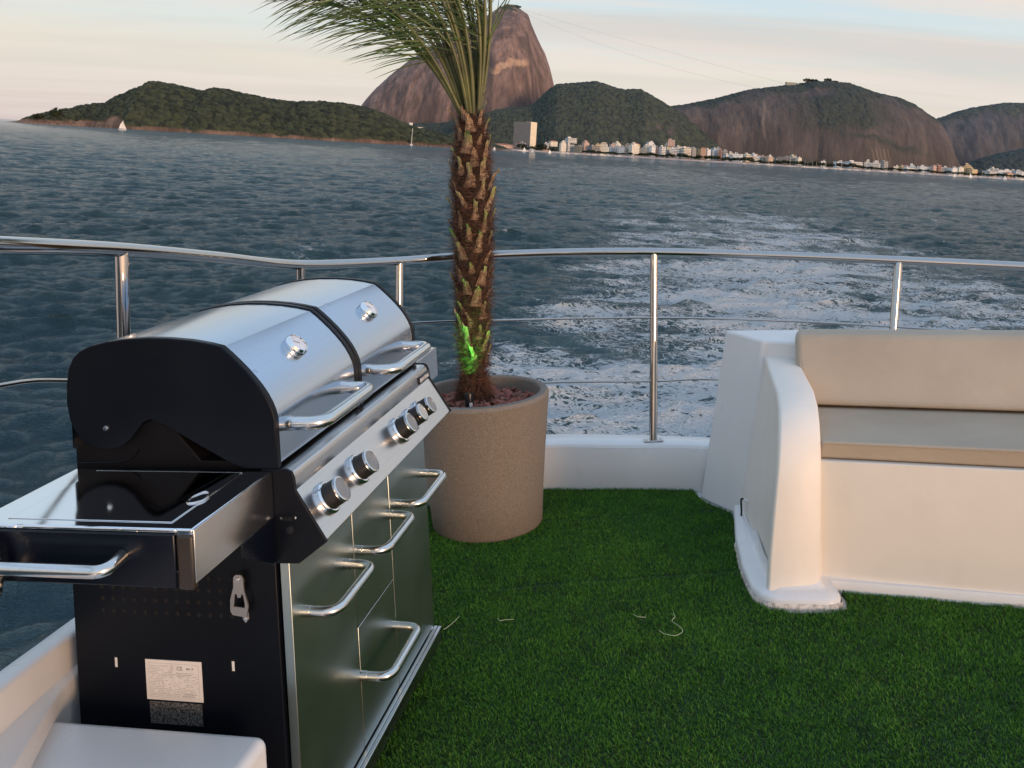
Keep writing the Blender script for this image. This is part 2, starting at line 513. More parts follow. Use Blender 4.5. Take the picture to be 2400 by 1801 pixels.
# control panel
prof = [(.05, .979), (-.004, .979), (-.014, .974), (-.0185, .962), (-.0205, .936), (-.083, .833), (-.021, .789), (.05, .787)]
m = MB(); m.prism(prof, -1.002, -.05)
cp = m.build('control_panel', M['panel_steel'], grill, smooth=25, bevel=.002)
big = [(.051, .9815), (-.005, .9815), (-.0165, .976), (-.0215, .963), (-.0235, .937), (-.0865, .833), (-.022, .786), (.051, .784)]
for a, b in ((-1.010, -1.002), (-.05, -.043)):
    m = MB(); m.prism(big, a, b); m.build('end_cap', M['black_paint'], cp, bevel=.0012)
# switch and screws on the near end cap
sw = MB(); sw.box(-1.0125, -1.010, -.014, .006, .876, .884); sw.lathe([(.0001, .0025), (.008, .002), (.009, 0)], 16, Matrix.Translation((-1.010, -.006, .856)) @ Matrix.Rotation(-pi / 2, 4, 'Y')); sw.build('light_switch', M['black_gloss'], cp, smooth=20)
for (y, z) in ((.012, .88), (-.02, .882), (.035, .937), (.032, .842)):
    s1 = MB(); s1.lathe([(.0001, .0022), (.003, .0018), (.0034, 0)], 10, Matrix.Translation((-1.010, y, z)) @ Matrix.Rotation(-pi / 2, 4, 'Y')); s1.build('screw', M['tube_steel'], cp)
nd = Vector((0, -.853, .522))
def panel_frame(l, t, off=0):
    """frame on the sloping face: t = 0 at its top edge, 1 at its bottom edge; z axis outward"""
    p = Vector((l, -.0205 - .0625 * t, .936 - .103 * t)) + nd * off
    xa = Vector((1, 0, 0)); ya = nd.cross(xa)
    return Matrix(((xa.x, ya.x, nd.x, p.x), (xa.y, ya.y, nd.y, p.y), (xa.z, ya.z, nd.z, p.z), (0, 0, 0, 1)))
for i, l in enumerate((-.918, -.738, -.432, -.332, -.252)):
    F = panel_frame(l, .47)
    big_k = 1.0 if i < 3 else .9
    m = MB(); m.lathe([(r * big_k, z) for r, z in [(.0365, 0), (.037, .006), (.0355, .0095), (.033, .0115), (.0305, .0118), (.0305, .006), (.02, .006)]], 40, F); bz = m.build('bezel', M['chrome'], grill)
    m = MB(); m.lathe([(r * big_k, z) for r, z in [(.0292, .004), (.0292, .014), (.0284, .016), (.0276, .043)]], 40, F); kb = m.build('knob', M['knob_black'], grill)
    m = MB(); m.lathe([(r * big_k, z) for r, z in [(.0282, .039), (.0286, .0415), (.0278, .0445), (.0240, .0457), (.0236, .0437)]], 40, F, close=False); m.build('knob_ring', M['tube_steel'], kb)
    m = MB(); m.lathe([(r * big_k, z) for r, z in [(.0238, .0434), (.0238, .0444), (.0001, .0444)]], 40, F); m.build('knob_face', M['knob_pale'] if i == 3 else M['knob_grey'], kb)
    m = MB()
    for k in range(7):
        a = pi / 2 + .2 + k * .28
        if k == 3: m.lathe([(.0001, .0005), (.0016, .0004), (.0016, 0)], 6, F @ Matrix.Translation((.044 * cos(a), .044 * sin(a), 0)))
    if m.v: m.build('knob_mark', M['ink'], bz)
# name badge at the far end of the panel
bp = MB(); bp.box(-.152, -.056, -.0245, -.0200, .940, .961)
badge = bp.build('badge', M['black_gloss'], cp, bevel=.0015)
FR = Matrix(((1, 0, 0, 0), (0, 0, -1, 0), (0, 1, 0, 0), (0, 0, 0, 1)))
text('badge_lettering', 'NATERIAL', .0165, M['mark_white'], badge, Matrix.Translation((-.098, -.0248, .9505)) @ FR)
lf = MB(); lf.prism([(-.146, .9455), (-.1425, .9445), (-.139, .947), (-.139, .956), (-.1425, .958), (-.146, .955)], -.0251, -.0246, 'y'); lf.build('badge_emblem', M['mark_white'], badge, smooth=0)

# lids
skin = [(.018, .990), (.018, 1.084), (.0215, 1.101), (.028, 1.118), (.0375, 1.136), (.049, 1.153), (.062, 1.169), (.078, 1.187), (.095, 1.204), (.113, 1.221), (.131, 1.236)]
top = [(.131, 1.236), (.16, 1.243), (.20, 1.250), (.25, 1.255), (.30, 1.257), (.35, 1.2555), (.40, 1.250), (.44, 1.242), (.465, 1.232), (.483, 1.217), (.495, 1.195), (.502, 1.16), (.503, 1.12), (.503, 1.02)]
cap_lo = [(.503, 1.12), (.499, 1.085), (.49, 1.063), (.475, 1.043), (.455, 1.030), (.43, 1.022), (.40, 1.021), (.375, 1.028), (.355, 1.042), (.34, 1.060), (.325, 1.077), (.31, 1.085), (.295, 1.084), (.27, 1.072), (.12, .992), (.09, .983), (.018, .983)]
LIDS = []
for (a, b, hl0, hl1, gl) in ((-1.007, -.533, -.955, -.655, -.772), (-.527, -.053, -.475, -.175, -.292)):
    m = MB(); pts = skin + top[1:]; pin = [(p[0] + (.002 if i < 11 else .0), p[1] - .002) for i, p in enumerate(pts)]
    m.loft([[(l, p[0], p[1]) for p in pts] for l in (a + .008, b - .008)])
    m.loft([[(l, p[0], p[1]) for p in [(q[0] + (.25 - q[0]) * .01, q[1] - .003) for q in pts]] for l in (a + .008, b - .008)])
    lid = m.build('lid', M['lid_steel'], grill, smooth=14)
    LIDS.append(lid)
    full = skin[1:] + top[1:-1] + cap_lo
    cen = (.26, 1.1)
    grown = [(p[0] + (p[0] - cen[0]) * .012, p[1] + (p[1] - cen[1]) * .02) for p in full]
    for c0, c1 in ((a, a + .020), (b - .020, b)):
        m = MB(); m.prism(grown, c0, c1); c_ = m.build('lid_end_cap', M['black_paint'], lid, smooth=30, bevel=.0025)
    # pivot bolt on the near cap
    s1 = MB(); s1.lathe([(.0001, .006), (.005, .0055), (.0065, .003), (.007, 0)], 12, Matrix.Translation((a, .412, 1.066)) @ Matrix.Rotation(-pi / 2, 4, 'Y')); s1.build('pivot_bolt', M['tube_steel'], lid)
    u_handle(hl0, hl1, 1.062, .018, -.068, .0145, lid)
    # thermometer
    gn = Vector((0, -.72, .694)); p = Vector((gl, .076, 1.185)); xa = Vector((1, 0, 0)); ya = gn.cross(xa)
    G4 = Matrix(((xa.x, ya.x, gn.x, p.x), (xa.y, ya.y, gn.y, p.y), (xa.z, ya.z, gn.z, p.z), (0, 0, 0, 1)))
    m = MB(); m.lathe([(.0285, -.002), (.0295, .004), (.0295, .010), (.0282, .013), (.027, .0155), (.0255, .019), (.0235, .0195), (.023, .0175)], 40, G4, close=False)
    th = m.build('thermometer', M['chrome'], lid)
    m = MB(); m.lathe([(.0232, .0172), (.0001, .0178)], 32, G4); dl = m.build('dial', M['dial'], th)
    m = MB(); m.box(-.0008, .0008, -.003, .015, .0182, .0186); m.v = [tuple(G4 @ Matrix.Rotation(.9, 4, 'Z') @ Vector(v)) for v in m.v]
    for k in range(9):
        a_ = radians(225 - k * 33.75)
        m.lathe([(.0007, .0184), (.0001, .0186)], 5, G4 @ Matrix.Translation((.018 * cos(a_), .018 * sin(a_), 0)))
    m.build('needle', M['ink'], dl, smooth=0)

# side shelves
def shelf(l0, l1, near):
    m = MB(); m.box(l0, l1, .030, .488, .966, .979); m.box(l0 + .004, l1, .06, .485, .90, .966)
    sh = m.build('side_shelf', M['shelf_steel'], grill, bevel=.003, seg=3)
    m = MB(); m.box(l0 if near else l0, l1, .0265, .0298, .884, .9785); m.build('front_strip', M['panel_steel'], sh, bevel=.0008)
    return sh
s_near = shelf(-1.311, -1.012, True)
m = MB(); m.box(-1.318, -1.3115, .062, .49, .876, .972); m.build('end_panel', M['navy_paint'], s_near, bevel=.003)
m = MB(); m.box(-1.316, -1.30, .028, .0615, .872, .970); m.build('corner_cap', M['brown_cap'], s_near, bevel=.006, seg=3)
m = MB(); m.prism([(-1.15, .884), (-1.012, .884), (-1.012, .79), (-1.03, .79), (-1.148, .858)], .026, .030, 'y'); m.build('bracket', M['navy_paint'], s_near, bevel=.001)
ro = MB(); ro.box(-1.315, -1.309, .06, .488, .972, .9805)
ro.build('rolled_edge', M['shelf_steel'], s_near, bevel=.003, seg=3)
# side burner lid let into the shelf
m = MB(); m.box(-1.285, -1.03, .086, .424, .9792, .9806); bl = m.build('burner_lid', M['shelf_steel'], s_near, bevel=.0006)
m = MB(); m.box(-1.287, -1.028, .0845, .086, .9788, .9800); m.box(-1.287, -1.028, .424, .4255, .9788, .9800); m.box(-1.0285, -1.027, .0845, .4255, .9788, .9812); m.build('seam', M['tube_steel'], s_near)
m = MB(); m.tube([(-1.17 + .03 * cos(a), .10 + .016 * sin(a), .981) for a in [k * pi / 10 for k in range(21)]], .0025, 8); m.build('finger_ring', M['tube_steel'], bl)
# towel handle across the end
m = MB(); pts = fillet([(-1.318, .165, .932), (-1.37, .165, .925), (-1.37, .50, .925), (-1.318, .50, .932)], .055, 8); m.tube(pts, .0115, 20); m.build('towel_handle', M['tube_steel'], s_near)
s_far = shelf(-.040, .2, False)
m = MB(); m.box(.2, .2045, .03, .49, .885, .972); m.build('end_panel', M['navy_paint'], s_far, bevel=.002)

# corrugated gas hose hanging behind the towel handle
hose = MB(); prof_h = []
hp = [(-1.345, .433, 1.0 - .0 + .0), (-1.345, .430, .97), (-1.345, .431, .93), (-1.345, .433, .88), (-1.342, .44, .84), (-1.335, .47, .80)]
hp = [Vector(p) for p in hp]
hs = catmull([(-1.345, .47, .962), (-1.346, .436, .962), (-1.348, .417, .944), (-1.348, .412, .915), (-1.348, .415, .876), (-1.345, .436, .858), (-1.34, .49, .856)], 14)
rad = [.0165 + (.0028 if i % 4 in (0, 1) else -.0006) for i in range(len(hs))]
hose.tube(hs, rad, 16)
tag(hose.build('corrugated_hose', M['chrome'], None, smooth=60), 'shiny corrugated metal hose coiled behind the shelf handle at the left edge', 'hose', boat=True)
HOSE = BOAT[-1]; HOSE.location = (-.307, 2.897, 0); HOSE.rotation_euler = (0, 0, GY)

# ==================================================================  STERN DECK, BULWARK, RAIL
# stations: outer xy, inner xy, ledge xy, top z, drop z
ST = [((-1.150, -.6), (-1.085, -.6), (-.97, -.6), .80, .09, .10), ((-1.150, .8), (-1.085, .8), (-.97, .8), .715, .09, .10), ((-1.150, 1.5), (-1.085, 1.5), (-.972, 1.5), .635, .085, .10), ((-1.150, 1.9), (-1.085, 1.9), (-1.035, 1.9), .588, .078, .088), ((-1.150, 2.08), (-1.087, 2.08), (-1.066, 2.08), .562, .074, .084),
      ((-1.155, 2.4), (-1.085, 2.4), (-1.05, 2.4), .51, .06, .07), ((-1.15, 3.0), (-1.07, 3.0), (-1.00, 2.98), .41, .04, .05), ((-1.10, 3.6), (-.99, 3.55), (-.95, 3.52), .31, .02, .03), ((-.98, 4.05), (-.85, 3.96), (-.83, 3.94), .255, .012, .018),
      ((-.76, 4.36), (-.66, 4.22), (-.65, 4.2), .23, .010, .014), ((-.40, 4.56), (-.35, 4.39), (-.345, 4.38), .218, .010, .014), ((.10, 4.60), (.068, 4.425), (.067, 4.418), .212, .010, .014), ((.50, 4.53), (.45, 4.365), (.448, 4.358), .208, .010, .014),
      ((.86, 4.43), (.80, 4.30), (.797, 4.293), .205, .010, .014), ((1.6, 4.2), (1.5, 4.05), (1.5, 4.04), .20, .01, .014), ((2.6, 3.75), (2.5, 3.6), (2.5, 3.6), .20, .01, .014), ((3.6, 3.1), (3.5, 3.0), (3.5, 3.0), .20, .01, .014)]
def interp_stations(n=5):
    out = []
    arr = np.array([[*s[0], *s[1], *s[2], s[3], s[4], s[5]] for s in ST]); P = np.vstack([2 * arr[0] - arr[1], arr, 2 * arr[-1] - arr[-2]])
    for i in range(1, len(P) - 2):
        for k in range(n):
            t = k / n; a, b, c, d = P[i - 1:i + 3]
            out.append(.5 * ((2 * b) + (c - a) * t + (2 * a - 5 * b + 4 * c - d) * t * t + (3 * b - a - 3 * c + d) * t ** 3))
    out.append(P[-2]); return out
secs = []
for q in interp_stations():
    ox, oy, ix, iy, jx, jy, zt, d1, d2 = q
    e = .012
    dx, dy = ix - ox, iy - oy; L_ = max(1e-6, sqrt(dx * dx + dy * dy)); dx /= L_; dy /= L_
    secs.append([(ox - dx * .25, oy - dy * .25, -1.7), (ox - dx * .03, oy - dy * .03, -.2), (ox, oy, zt - e), (ox + dx * e * .4, oy + dy * e * .4, zt - e * .35), (ox + dx * e, oy + dy * e, zt), (ix - dx * e, iy - dy * e, zt), (ix - dx * e * .35, iy - dy * e * .35, zt - e * .35), (ix, iy, zt - e),
                 (ix + .002 * dx, iy + .002 * dy, zt - d1), (ix + .005 * dx, iy + .005 * dy, zt - d1 - .003), (jx - .004 * dx, jy - .004 * dy, zt - d2), (jx, jy, zt - d2 - .006), (jx + .006 * dx, jy + .006 * dy, .0), (jx + .006 * dx, jy + .006 * dy, -.05)])
m = MB(); m.loft(secs)
tag(m.build('bulwark', M['gelcoat'], None, smooth=50), 'low white fibreglass bulwark curving round the stern under the rail', 'bulwark', boat=True)
# deck plate under the turf
inn = [(q[4] + .0, q[5]) for q in interp_stations()]
m = MB(); poly = [(-.98, -.6)] + inn + [(3.5, -.6)]
m.prism(poly, -.06, -.012, 'z'); tag(m.build('deck', M['gelcoat'], None, smooth=0), kind='structure', boat=True)

# turf
TURF = [(-.965, .9), (2.9, .9), (2.9, 2.62), (1.64, 3.085), (1.072, 3.268), (1.075, 3.20), (1.052, 3.125), (.985, 3.105), (.86, 3.118), (.79, 3.165), (.755, 3.24), (.762, 3.42), (.80, 3.66), (.852, 3.90), (.868, 3.99), (.86, 4.01), (.78, 4.14), (.765, 4.20), (.755, 4.29), (.60, 4.325),
        (.448, 4.35), (.067, 4.41), (-.345, 4.375), (-.64, 4.19), (-.82, 3.93), (-.94, 3.5), (-.985, 2.9), (-.975, 2.3)]
m = MB(); m.prism(TURF, -.0118, .001, 'z'); m.build('turf_backing', M['turf_base'], None, smooth=0); tb = COL.objects['turf_backing']; tag(tb, kind='structure', boat=True)
def inside(px, py, poly):
    r = np.zeros(px.shape, bool); n = len(poly)
    for i in range(n):
        x0, y0 = poly[i]; x1, y1 = poly[(i + 1) % n]
        c = ((y0 > py) != (y1 > py)) & (px < (x1 - x0) * (py - y0) / (y1 - y0 + 1e-12) + x0); r ^= c
    return r
NB = 840000
bx_ = RNG.uniform(-1.0, 2.9, NB); by_ = RNG.uniform(1.75, 4.45, NB)
ok = inside(bx_ + RNG.normal(0, .004, NB), by_ + RNG.normal(0, .004, NB), TURF) & (np.abs(bx_) < .62 * by_ + 1.1)
seam = (np.abs(by_ - (3.42 + .03 * bx_ + .004 * np.sin(bx_ * 17))) < .006) | (np.abs(by_ - (4.02 + .02 * bx_)) < .005)
ok &= ~(seam & (RNG.random(NB) < .9))
bx_, by_ = bx_[ok], by_[ok]; nb = len(bx_)
def vnoise2(x, y, seed=0):
    r = np.random.default_rng(seed); T = r.random((64, 64)); xi = np.floor(x).astype(int); yi = np.floor(y).astype(int); fx = x - xi; fy = y - yi
    fx = fx * fx * (3 - 2 * fx); fy = fy * fy * (3 - 2 * fy); g = lambda a, b: T[a % 64, b % 64]
    return (g(xi, yi) * (1 - fx) + g(xi + 1, yi) * fx) * (1 - fy) + (g(xi, yi + 1) * (1 - fx) + g(xi + 1, yi + 1) * fx) * fy
nap = vnoise2(bx_ * 1.2 + 5, by_ * 1.2, 3) * .5 + vnoise2(bx_ * 14, by_ * 14, 4) * .8
ang = nap * pi + RNG.normal(0, 1.5, nb)
hgt = RNG.uniform(.008, .016, nb) * (.85 + .3 * vnoise2(bx_ * 14, by_ * 14, 8)); lean = hgt * RNG.uniform(.25, 1.1, nb); wid = RNG.uniform(.0006, .0011, nb)
lx, ly = np.cos(ang) * lean, np.sin(ang) * lean - .002
wa = RNG.uniform(0, 2 * pi, nb); wx, wy = np.cos(wa) * wid, np.sin(wa) * wid
z0 = np.zeros(nb)
V = np.stack([np.stack([bx_ - wx, by_ - wy, z0], -1), np.stack([bx_ + wx, by_ + wy, z0], -1), np.stack([bx_ + lx * .35 + wx * .8, by_ + ly * .35 + wy * .8, hgt * .62], -1), np.stack([bx_ + lx * .35 - wx * .8, by_ + ly * .35 - wy * .8, hgt * .62], -1), np.stack([bx_ + lx, by_ + ly, hgt], -1)], 1).reshape(-1, 3)
b0 = (np.arange(nb) * 5)[:, None]
F = np.concatenate([b0 + np.array([[0, 1, 2]]), b0 + np.array([[0, 2, 3]]), b0 + np.array([[3, 2, 4]])])
tone = np.repeat(RNG.random(nb) * .85 + .15 * vnoise2(bx_ * 3, by_ * 3, 9), 5)
k = N('turf_blade'); k.set(Roughness=.65); k.b.inputs['Specular IOR Level'].default_value = .18
geo = k.new('ShaderNodeTexCoord'); sx = k.new('ShaderNodeSeparateXYZ'); k.link(geo.outputs['Object'], sx.inputs[0])
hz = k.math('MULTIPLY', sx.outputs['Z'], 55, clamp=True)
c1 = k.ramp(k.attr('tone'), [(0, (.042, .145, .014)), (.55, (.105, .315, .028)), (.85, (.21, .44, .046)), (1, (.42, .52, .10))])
k.base(k.mix(hz, (.018, .068, .010), c1))  # blade roots painted darker, standing in for occlusion deep in the pile
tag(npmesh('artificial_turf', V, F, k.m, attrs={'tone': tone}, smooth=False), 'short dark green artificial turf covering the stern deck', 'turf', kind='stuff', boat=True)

# loose threads lying on the turf
def dk(px, py, z):
    u = (px - CX) / FPX; v = (CY - py) / FPX
    a = u * cos(ROLL) + v * sin(ROLL); b = -u * sin(ROLL) + v * cos(ROLL); y = (z - EYE) / b
    return Vector((a * y, y, z))
for pts, lb in (([(1578, 1437), (1582, 1446), (1575, 1456), (1592, 1468), (1600, 1480), (1583, 1490), (1558, 1486), (1545, 1478)], 'pale curly thread lying in the middle of the turf'),
                ([(1040, 1476), (1052, 1468), (1066, 1456), (1075, 1446)], 'pale thread lying on the turf at the far foot of the grill'),
                ([(1166, 1450), (1172, 1455), (1185, 1453), (1205, 1452)], 'short white thread with a tiny crumb on the turf below the planter'),
                ([(1484, 1440), (1496, 1446), (1514, 1447)], 'very short pale thread left of the curly thread on the turf')):
    m = MB(); P = catmull([dk(x, y, .019 + .003 * (i % 2)) for i, (x, y) in enumerate(pts)], 5); m.tube(P, .0007, 5)
    tag(m.build('loose_thread', M['thread'], None), lb, 'thread', boat=True)

# rail
def smooth_tube(pts, r, n=8): return catmull(pts, n), r
rail = empty('guard_rail', 'polished stainless steel guard rail with posts and two thin wires curving round the stern', 'railing', (0, 0, 0), boat=True)
RP = [(-1.08, .5, 1.64), (-1.115, 1.3, 1.555), (-1.125, 2.0, 1.476), (-1.12, 2.6, 1.406), (-1.06, 3.2, 1.317), (-.923, 3.9, 1.201), (-.577, 4.48, 1.133), (-.274, 4.6, 1.125), (.186, 4.60, 1.116), (.669, 4.50, 1.102), (1.289, 4.4, 1.058), (1.781, 4.3, 1.018), (2.312, 4.2, .971), (3.2, 3.9, .90)]
m = MB(); m.tube(catmull(RP, 10), .0205, 20); m.build('top_rail', M['rail_steel'], rail, smooth=60)
POSTS = [((-1.115, 1.15, 1.57), (-1.13, 1.15, .66)), ((-1.12, 2.6, 1.40), (-1.15, 2.6, .47)), ((-.923, 3.9, 1.20), (-.985, 3.94, .27)), ((-.577, 4.48, 1.13), (-.63, 4.40, .225)), ((.669, 4.50, 1.10), (.598, 4.40, .205)), ((1.781, 4.3, 1.015), (1.60, 4.13, .195)), ((2.9, 3.98, .93), (2.8, 3.62, .195))]
for a, b in POSTS:
    m = MB(); m.tube([b, a], .0188, 20); p = m.build('post', M['rail_steel'], rail, smooth=60)
    m = MB(); m.box(-.046, .046, -.02, .02, .0, .007); m.build('foot_plate', M['rail_steel'], p, bevel=.0025, loc=(b[0], b[1], b[2] + .004))
    for sx_ in (-.034, .034):
        m = MB(); m.lathe([(.005, .007), (.0045, .0095), (.0001, .0102)], 8); m.build('bolt', M['tube_steel'], p, loc=(b[0] + sx_, b[1], b[2] + .004))
def on_post(i, z):
    a, b = [Vector(q) for q in POSTS[i]]; return b + (a - b) * ((z - b.z) / (a.z - b.z))
W1 = [Vector((-1.13, .5, 1.32)), on_post(0, 1.24), Vector((-1.143, 2.0, 1.17)), on_post(1, 1.05), on_post(2, .885), on_post(3, .83), Vector((.061, 4.55, .797)), on_post(4, .787), Vector((1.181, 4.35, .763)), on_post(5, .722), on_post(6, .64)]
W2 = [on_post(0, .9), on_post(1, .76), on_post(2, .57), on_post(3, .50), Vector((.021, 4.53, .487)), on_post(4, .487), Vector((.93, 4.37, .492)), on_post(5, .45), on_post(6, .40)]
for w in (W1, W2):
    m = MB(); m.tube(catmull(w, 8), .0058, 10); m.build('wire', M['rail_steel'], rail, smooth=60)
m = MB(); m.lathe([(.012, 0), (.0125, .018), (.009, .024), (.0001, .026)], 14, Matrix.Translation((-1.085, 2.60, 1.045)) @ Matrix.Rotation(radians(70), 4, 'Y')); m.build('wire_fitting', M['rail_steel'], rail)

# white moulded box in the near left corner
sb = MB(); sb.box(-2.1, -1.052, .045, .63, .0, .455)
o = sb.build('deck_locker', M['gelcoat'], None, bevel=.022, seg=5); o.location = (-.307, 2.897, 0); o.rotation_euler = (0, 0, GY)
tag(o, 'white rounded fibreglass locker top in the near left corner beside the grill', 'locker', boat=True)

# ==================================================================  SOFA
sofa = empty('deck_sofa', 'built-in white fibreglass sofa with beige cushions on the right of the deck', 'sofa', (0, 0, 0), boat=True)
sv = Vector((.945, -.327, 0)); bv = Vector((.327, .945, 0)); S0 = Vector((.99, 3.285, 0))
def sf(s, b, z): p = S0 + sv * s + bv * b; return (p.x, p.y, z)
# side wall with the raked back corner
m = MB()
m.hexa([(.770, 4.215, -.01), (.905, 3.97, -.01), sf(.35, .60, -.01), sf(.35, 1.05, -.01)], [(.946, 4.27, .745), (1.055, 4.04, .735), sf(.35, .62, .735), sf(.35, .98, .745)])
m.build('back_wall', M['gelcoat'], sofa, bevel=.012, seg=4)
m = MB(); m.hexa([sf(.30, .70, 0), sf(2.6, .70, 0), sf(2.6, 1.02, 0), sf(.30, 1.02, 0)], [sf(.30, .80, .70), sf(2.6, .80, .70), sf(2.6, .96, .72), sf(.30, .96, .72)]); m.build('back_shell', M['gelcoat'], sofa, bevel=.012, seg=4)
# arm: swept front face
AP = [(3.205, 0.035, 0.805, 0.988), (3.215, 0.16, 0.823, 1.001), (3.225, 0.28, 0.844, 1.013), (3.235, 0.38, 0.862, 1.023), (3.25, 0.46, 0.879, 1.033), (3.28, 0.53, 0.896, 1.045), (3.335, 0.585, 0.917, 1.062), (3.42, 0.618, 0.943, 1.086), (3.54, 0.64, 0.972, 1.112), (3.7, 0.655, 1.0, 1.135), (3.85, 0.662, 1.028, 1.16), (4.06, 0.672, 1.067, 1.2)]
secs = []
e = .012
for (y, z, xl, xr) in AP:
    secs.append([(xl - .001, y + .035, z - .035), (xl - .002, y + .012, z - .010), (xl + .002, y + .003, z - .003), (xl + .009, y, z), (xr - .009, y, z), (xr - .002, y + .003, z - .003), (xr + .002, y + .012, z - .010), (xr + .003, y + .04, z - .04)])
m = MB(); m.loft(secs)
# left side face down to the foot, right side face down to the seat
lf_ = [[secs[i][0], ((.832 + (.905 - .832) * ((AP[i][0] - 3.205) / .855)), 3.215 + (AP[i][0] - 3.205) * .90 + .02, .03)] for i in range(len(AP))]
m.loft(lf_)
m.loft([[secs[i][7], (secs[i][7][0] + .002, secs[i][7][1] + .02, .02)] for i in range(len(AP))])
m.build('arm_rest', M['gelcoat_warmlit'], sofa, smooth=60)
# seat base front and top
m = MB(); m.hexa([sf(.0, .012, .02), sf(2.6, .012, .02), sf(2.6, .8, .02), sf(.15, .8, .02)], [sf(.0, .0, .462), sf(2.6, .0, .462), sf(2.6, .8, .462), sf(.15, .8, .462)])
m.build('seat_base', M['gelcoat_warmlit'], sofa, bevel=.004)
# flange round the foot
fo = [(.872, 3.99), (.853, 3.90), (.80, 3.66), (.765, 3.42), (.757, 3.25), (.775, 3.185), (.825, 3.145), (.985, 3.120), (1.030, 3.125), (1.045, 3.16), (1.050, 3.250), (1.64, 3.055), (2.9, 2.60)]
fi = [(.935, 3.98), (.92, 3.90), (.875, 3.66), (.842, 3.42), (.832, 3.27), (.838, 3.225), (.85, 3.212), (.985, 3.205), (.995, 3.21), (1.0, 3.22), (1.005, 3.295), (1.66, 3.10), (2.95, 2.65)]
secs = [[(a[0], a[1], -.008), (a[0] + (b[0] - a[0]) * .03, a[1] + (b[1] - a[1]) * .03, .030), (a[0] + (b[0] - a[0]) * .15, a[1] + (b[1] - a[1]) * .15, .040), (b[0] - (b[0] - a[0]) * .3, b[1] - (b[1] - a[1]) * .3, .041), (b[0], b[1], .052), (b[0] + (b[0] - a[0]) * .12, b[1] + (b[1] - a[1]) * .12, .085)] for a, b in zip(fo, fi)]
m = MB(); m.loft(secs); m.build('flange', M['gelcoat'], sofa, smooth=50)
m = MB(); rr = random.Random(5)
e1 = []
fe = catmull([(p[0], p[1], 0) for p in fo[2:]], 26)
fc = Vector((1.3, 3.6, 0))
for p in fe:
    q = p + (p - fc).normalized() * (.004 + rr.uniform(-.002, .003)); e1.append([(q.x, q.y, -.006), (q.x + .001, q.y + .001, .010 + rr.uniform(-.002, .002)), (p.x + .002, p.y + .003, .022)])
m.loft(e1); m.build('raw_edge', M['raw_edge'], sofa, smooth=0)
# rib, trim strip and pipe in the recess left of the arm
m = MB(); m.tube([(.928, 3.84, .045), (.945, 3.85, .12), (.952, 3.86, .20)], [.007, .006, .003], 8); m.tube([(.888, 3.875, .108), (.91, 3.86, .102), (.94, 3.85, .097)], .005, 8); m.build('fitting', M['gelcoat'], sofa)
m = MB(); m.tube([(.850, 3.40, .045), (.862, 3.62, .047), (.885, 3.85, .052)], .004, 6); m.build('sealant_bead', M['gelcoat'], sofa)
# cushions
def cushion(name, b, t, bev):
    m = MB(); m.hexa(b, t); o = m.build(name, M['fabric'], sofa, smooth=60, bevel=bev, seg=5); return o
sc = cushion('seat_cushion', [sf(.045, .014, .466), sf(2.7, .014, .466), sf(2.7, .58, .466), sf(-.03, .58, .466)], [sf(.055, .010, .528), sf(2.7, .010, .528), sf(2.7, .58, .512), sf(-.03, .58, .512)], .010)
bc = cushion('back_cushion', [sf(-.035, .478, .524), sf(2.7, .478, .524), sf(2.7, .60, .520), sf(-.05, .60, .520)], [sf(-.045, .64, .785), sf(2.7, .64, .785), sf(2.7, .775, .785), sf(-.045, .775, .785)], .030)
m = MB(); m.tube([sf(.055, .0085, .5215), sf(2.68, .0085, .5215)], .0016, 6); m.build('seam', M['fabric'], sc)
m = MB(); m.tube(fillet([sf(-.018, .482, .53), sf(-.030, .640, .770), sf(-.028, .765, .7862)], .03), .0016, 6); m.build('seam', M['fabric'], bc)
# black cord end standing against the flange
m = MB(); m.tube(catmull([(.876, 3.865, .030), (.880, 3.868, .06), (.881, 3.87, .10), (.884, 3.872, .109), (.893, 3.872, .108)], 6), .0042, 8)
tag(m.build('black_cord', M['cord_black'], None), 'short black cord coming up beside the white foot of the sofa', 'cord', boat=True)

# ==================================================================  PLANTER, PALM, SPOTLIGHT
PC = Vector((-.200, 4.064, 0))
pot = empty('planter_pot', 'large round beige speckled planter holding the palm', 'plant pot', PC, boat=True)
m = MB(); m.lathe([(.22, .002), (.238, .004), (.243, .012), (.256, .16), (.271, .30), (.286, .42), (.301, .545), (.305, .566), (.2995, .574), (.296, .580), (.272, .582), (.266, .578), (.263, .568), (.258, .50), (.254, .47), (.0001, .47)], 96)
m.build('pot_body', M['pot'], pot, smooth=40)
# bark mulch
V = []; Fq = []
rr = random.Random(11); mb = MB()
for i in range(330):
    a = rr.uniform(0, 2 * pi); r = .25 * sqrt(rr.random()); L_ = rr.uniform(.016, .046); Wd = L_ * rr.uniform(.35, .6); T = rr.uniform(.004, .009)
    q = Matrix.Translation(PC + Vector((r * cos(a), r * sin(a), .520 + rr.uniform(-.008, .012) + .014 * (1 - r / .25)))) @ Matrix.Rotation(rr.uniform(0, 6.28), 4, 'Z') @ Matrix.Rotation(rr.gauss(0, .35), 4, 'X') @ Matrix.Rotation(rr.gauss(0, .3), 4, 'Y')
    n = 7; rg = [(L_ * cos(2 * pi * k / n) * rr.uniform(.75, 1.1), Wd * sin(2 * pi * k / n) * rr.uniform(.7, 1.15)) for k in range(n)]
    vs = [q @ Vector((x, y, -T)) for x, y in rg] + [q @ Vector((x * .85, y * .8, T * rr.uniform(.7, 1.3))) for x, y in rg]
    mb.add(vs, [list(range(n))[::-1], list(range(n, 2 * n))] + [(k, (k + 1) % n, n + (k + 1) % n, n + k) for k in range(n)])
mb.lathe([(.265, .512), (.2, .520), (.0001, .525)], 32, Matrix.Translation(PC))
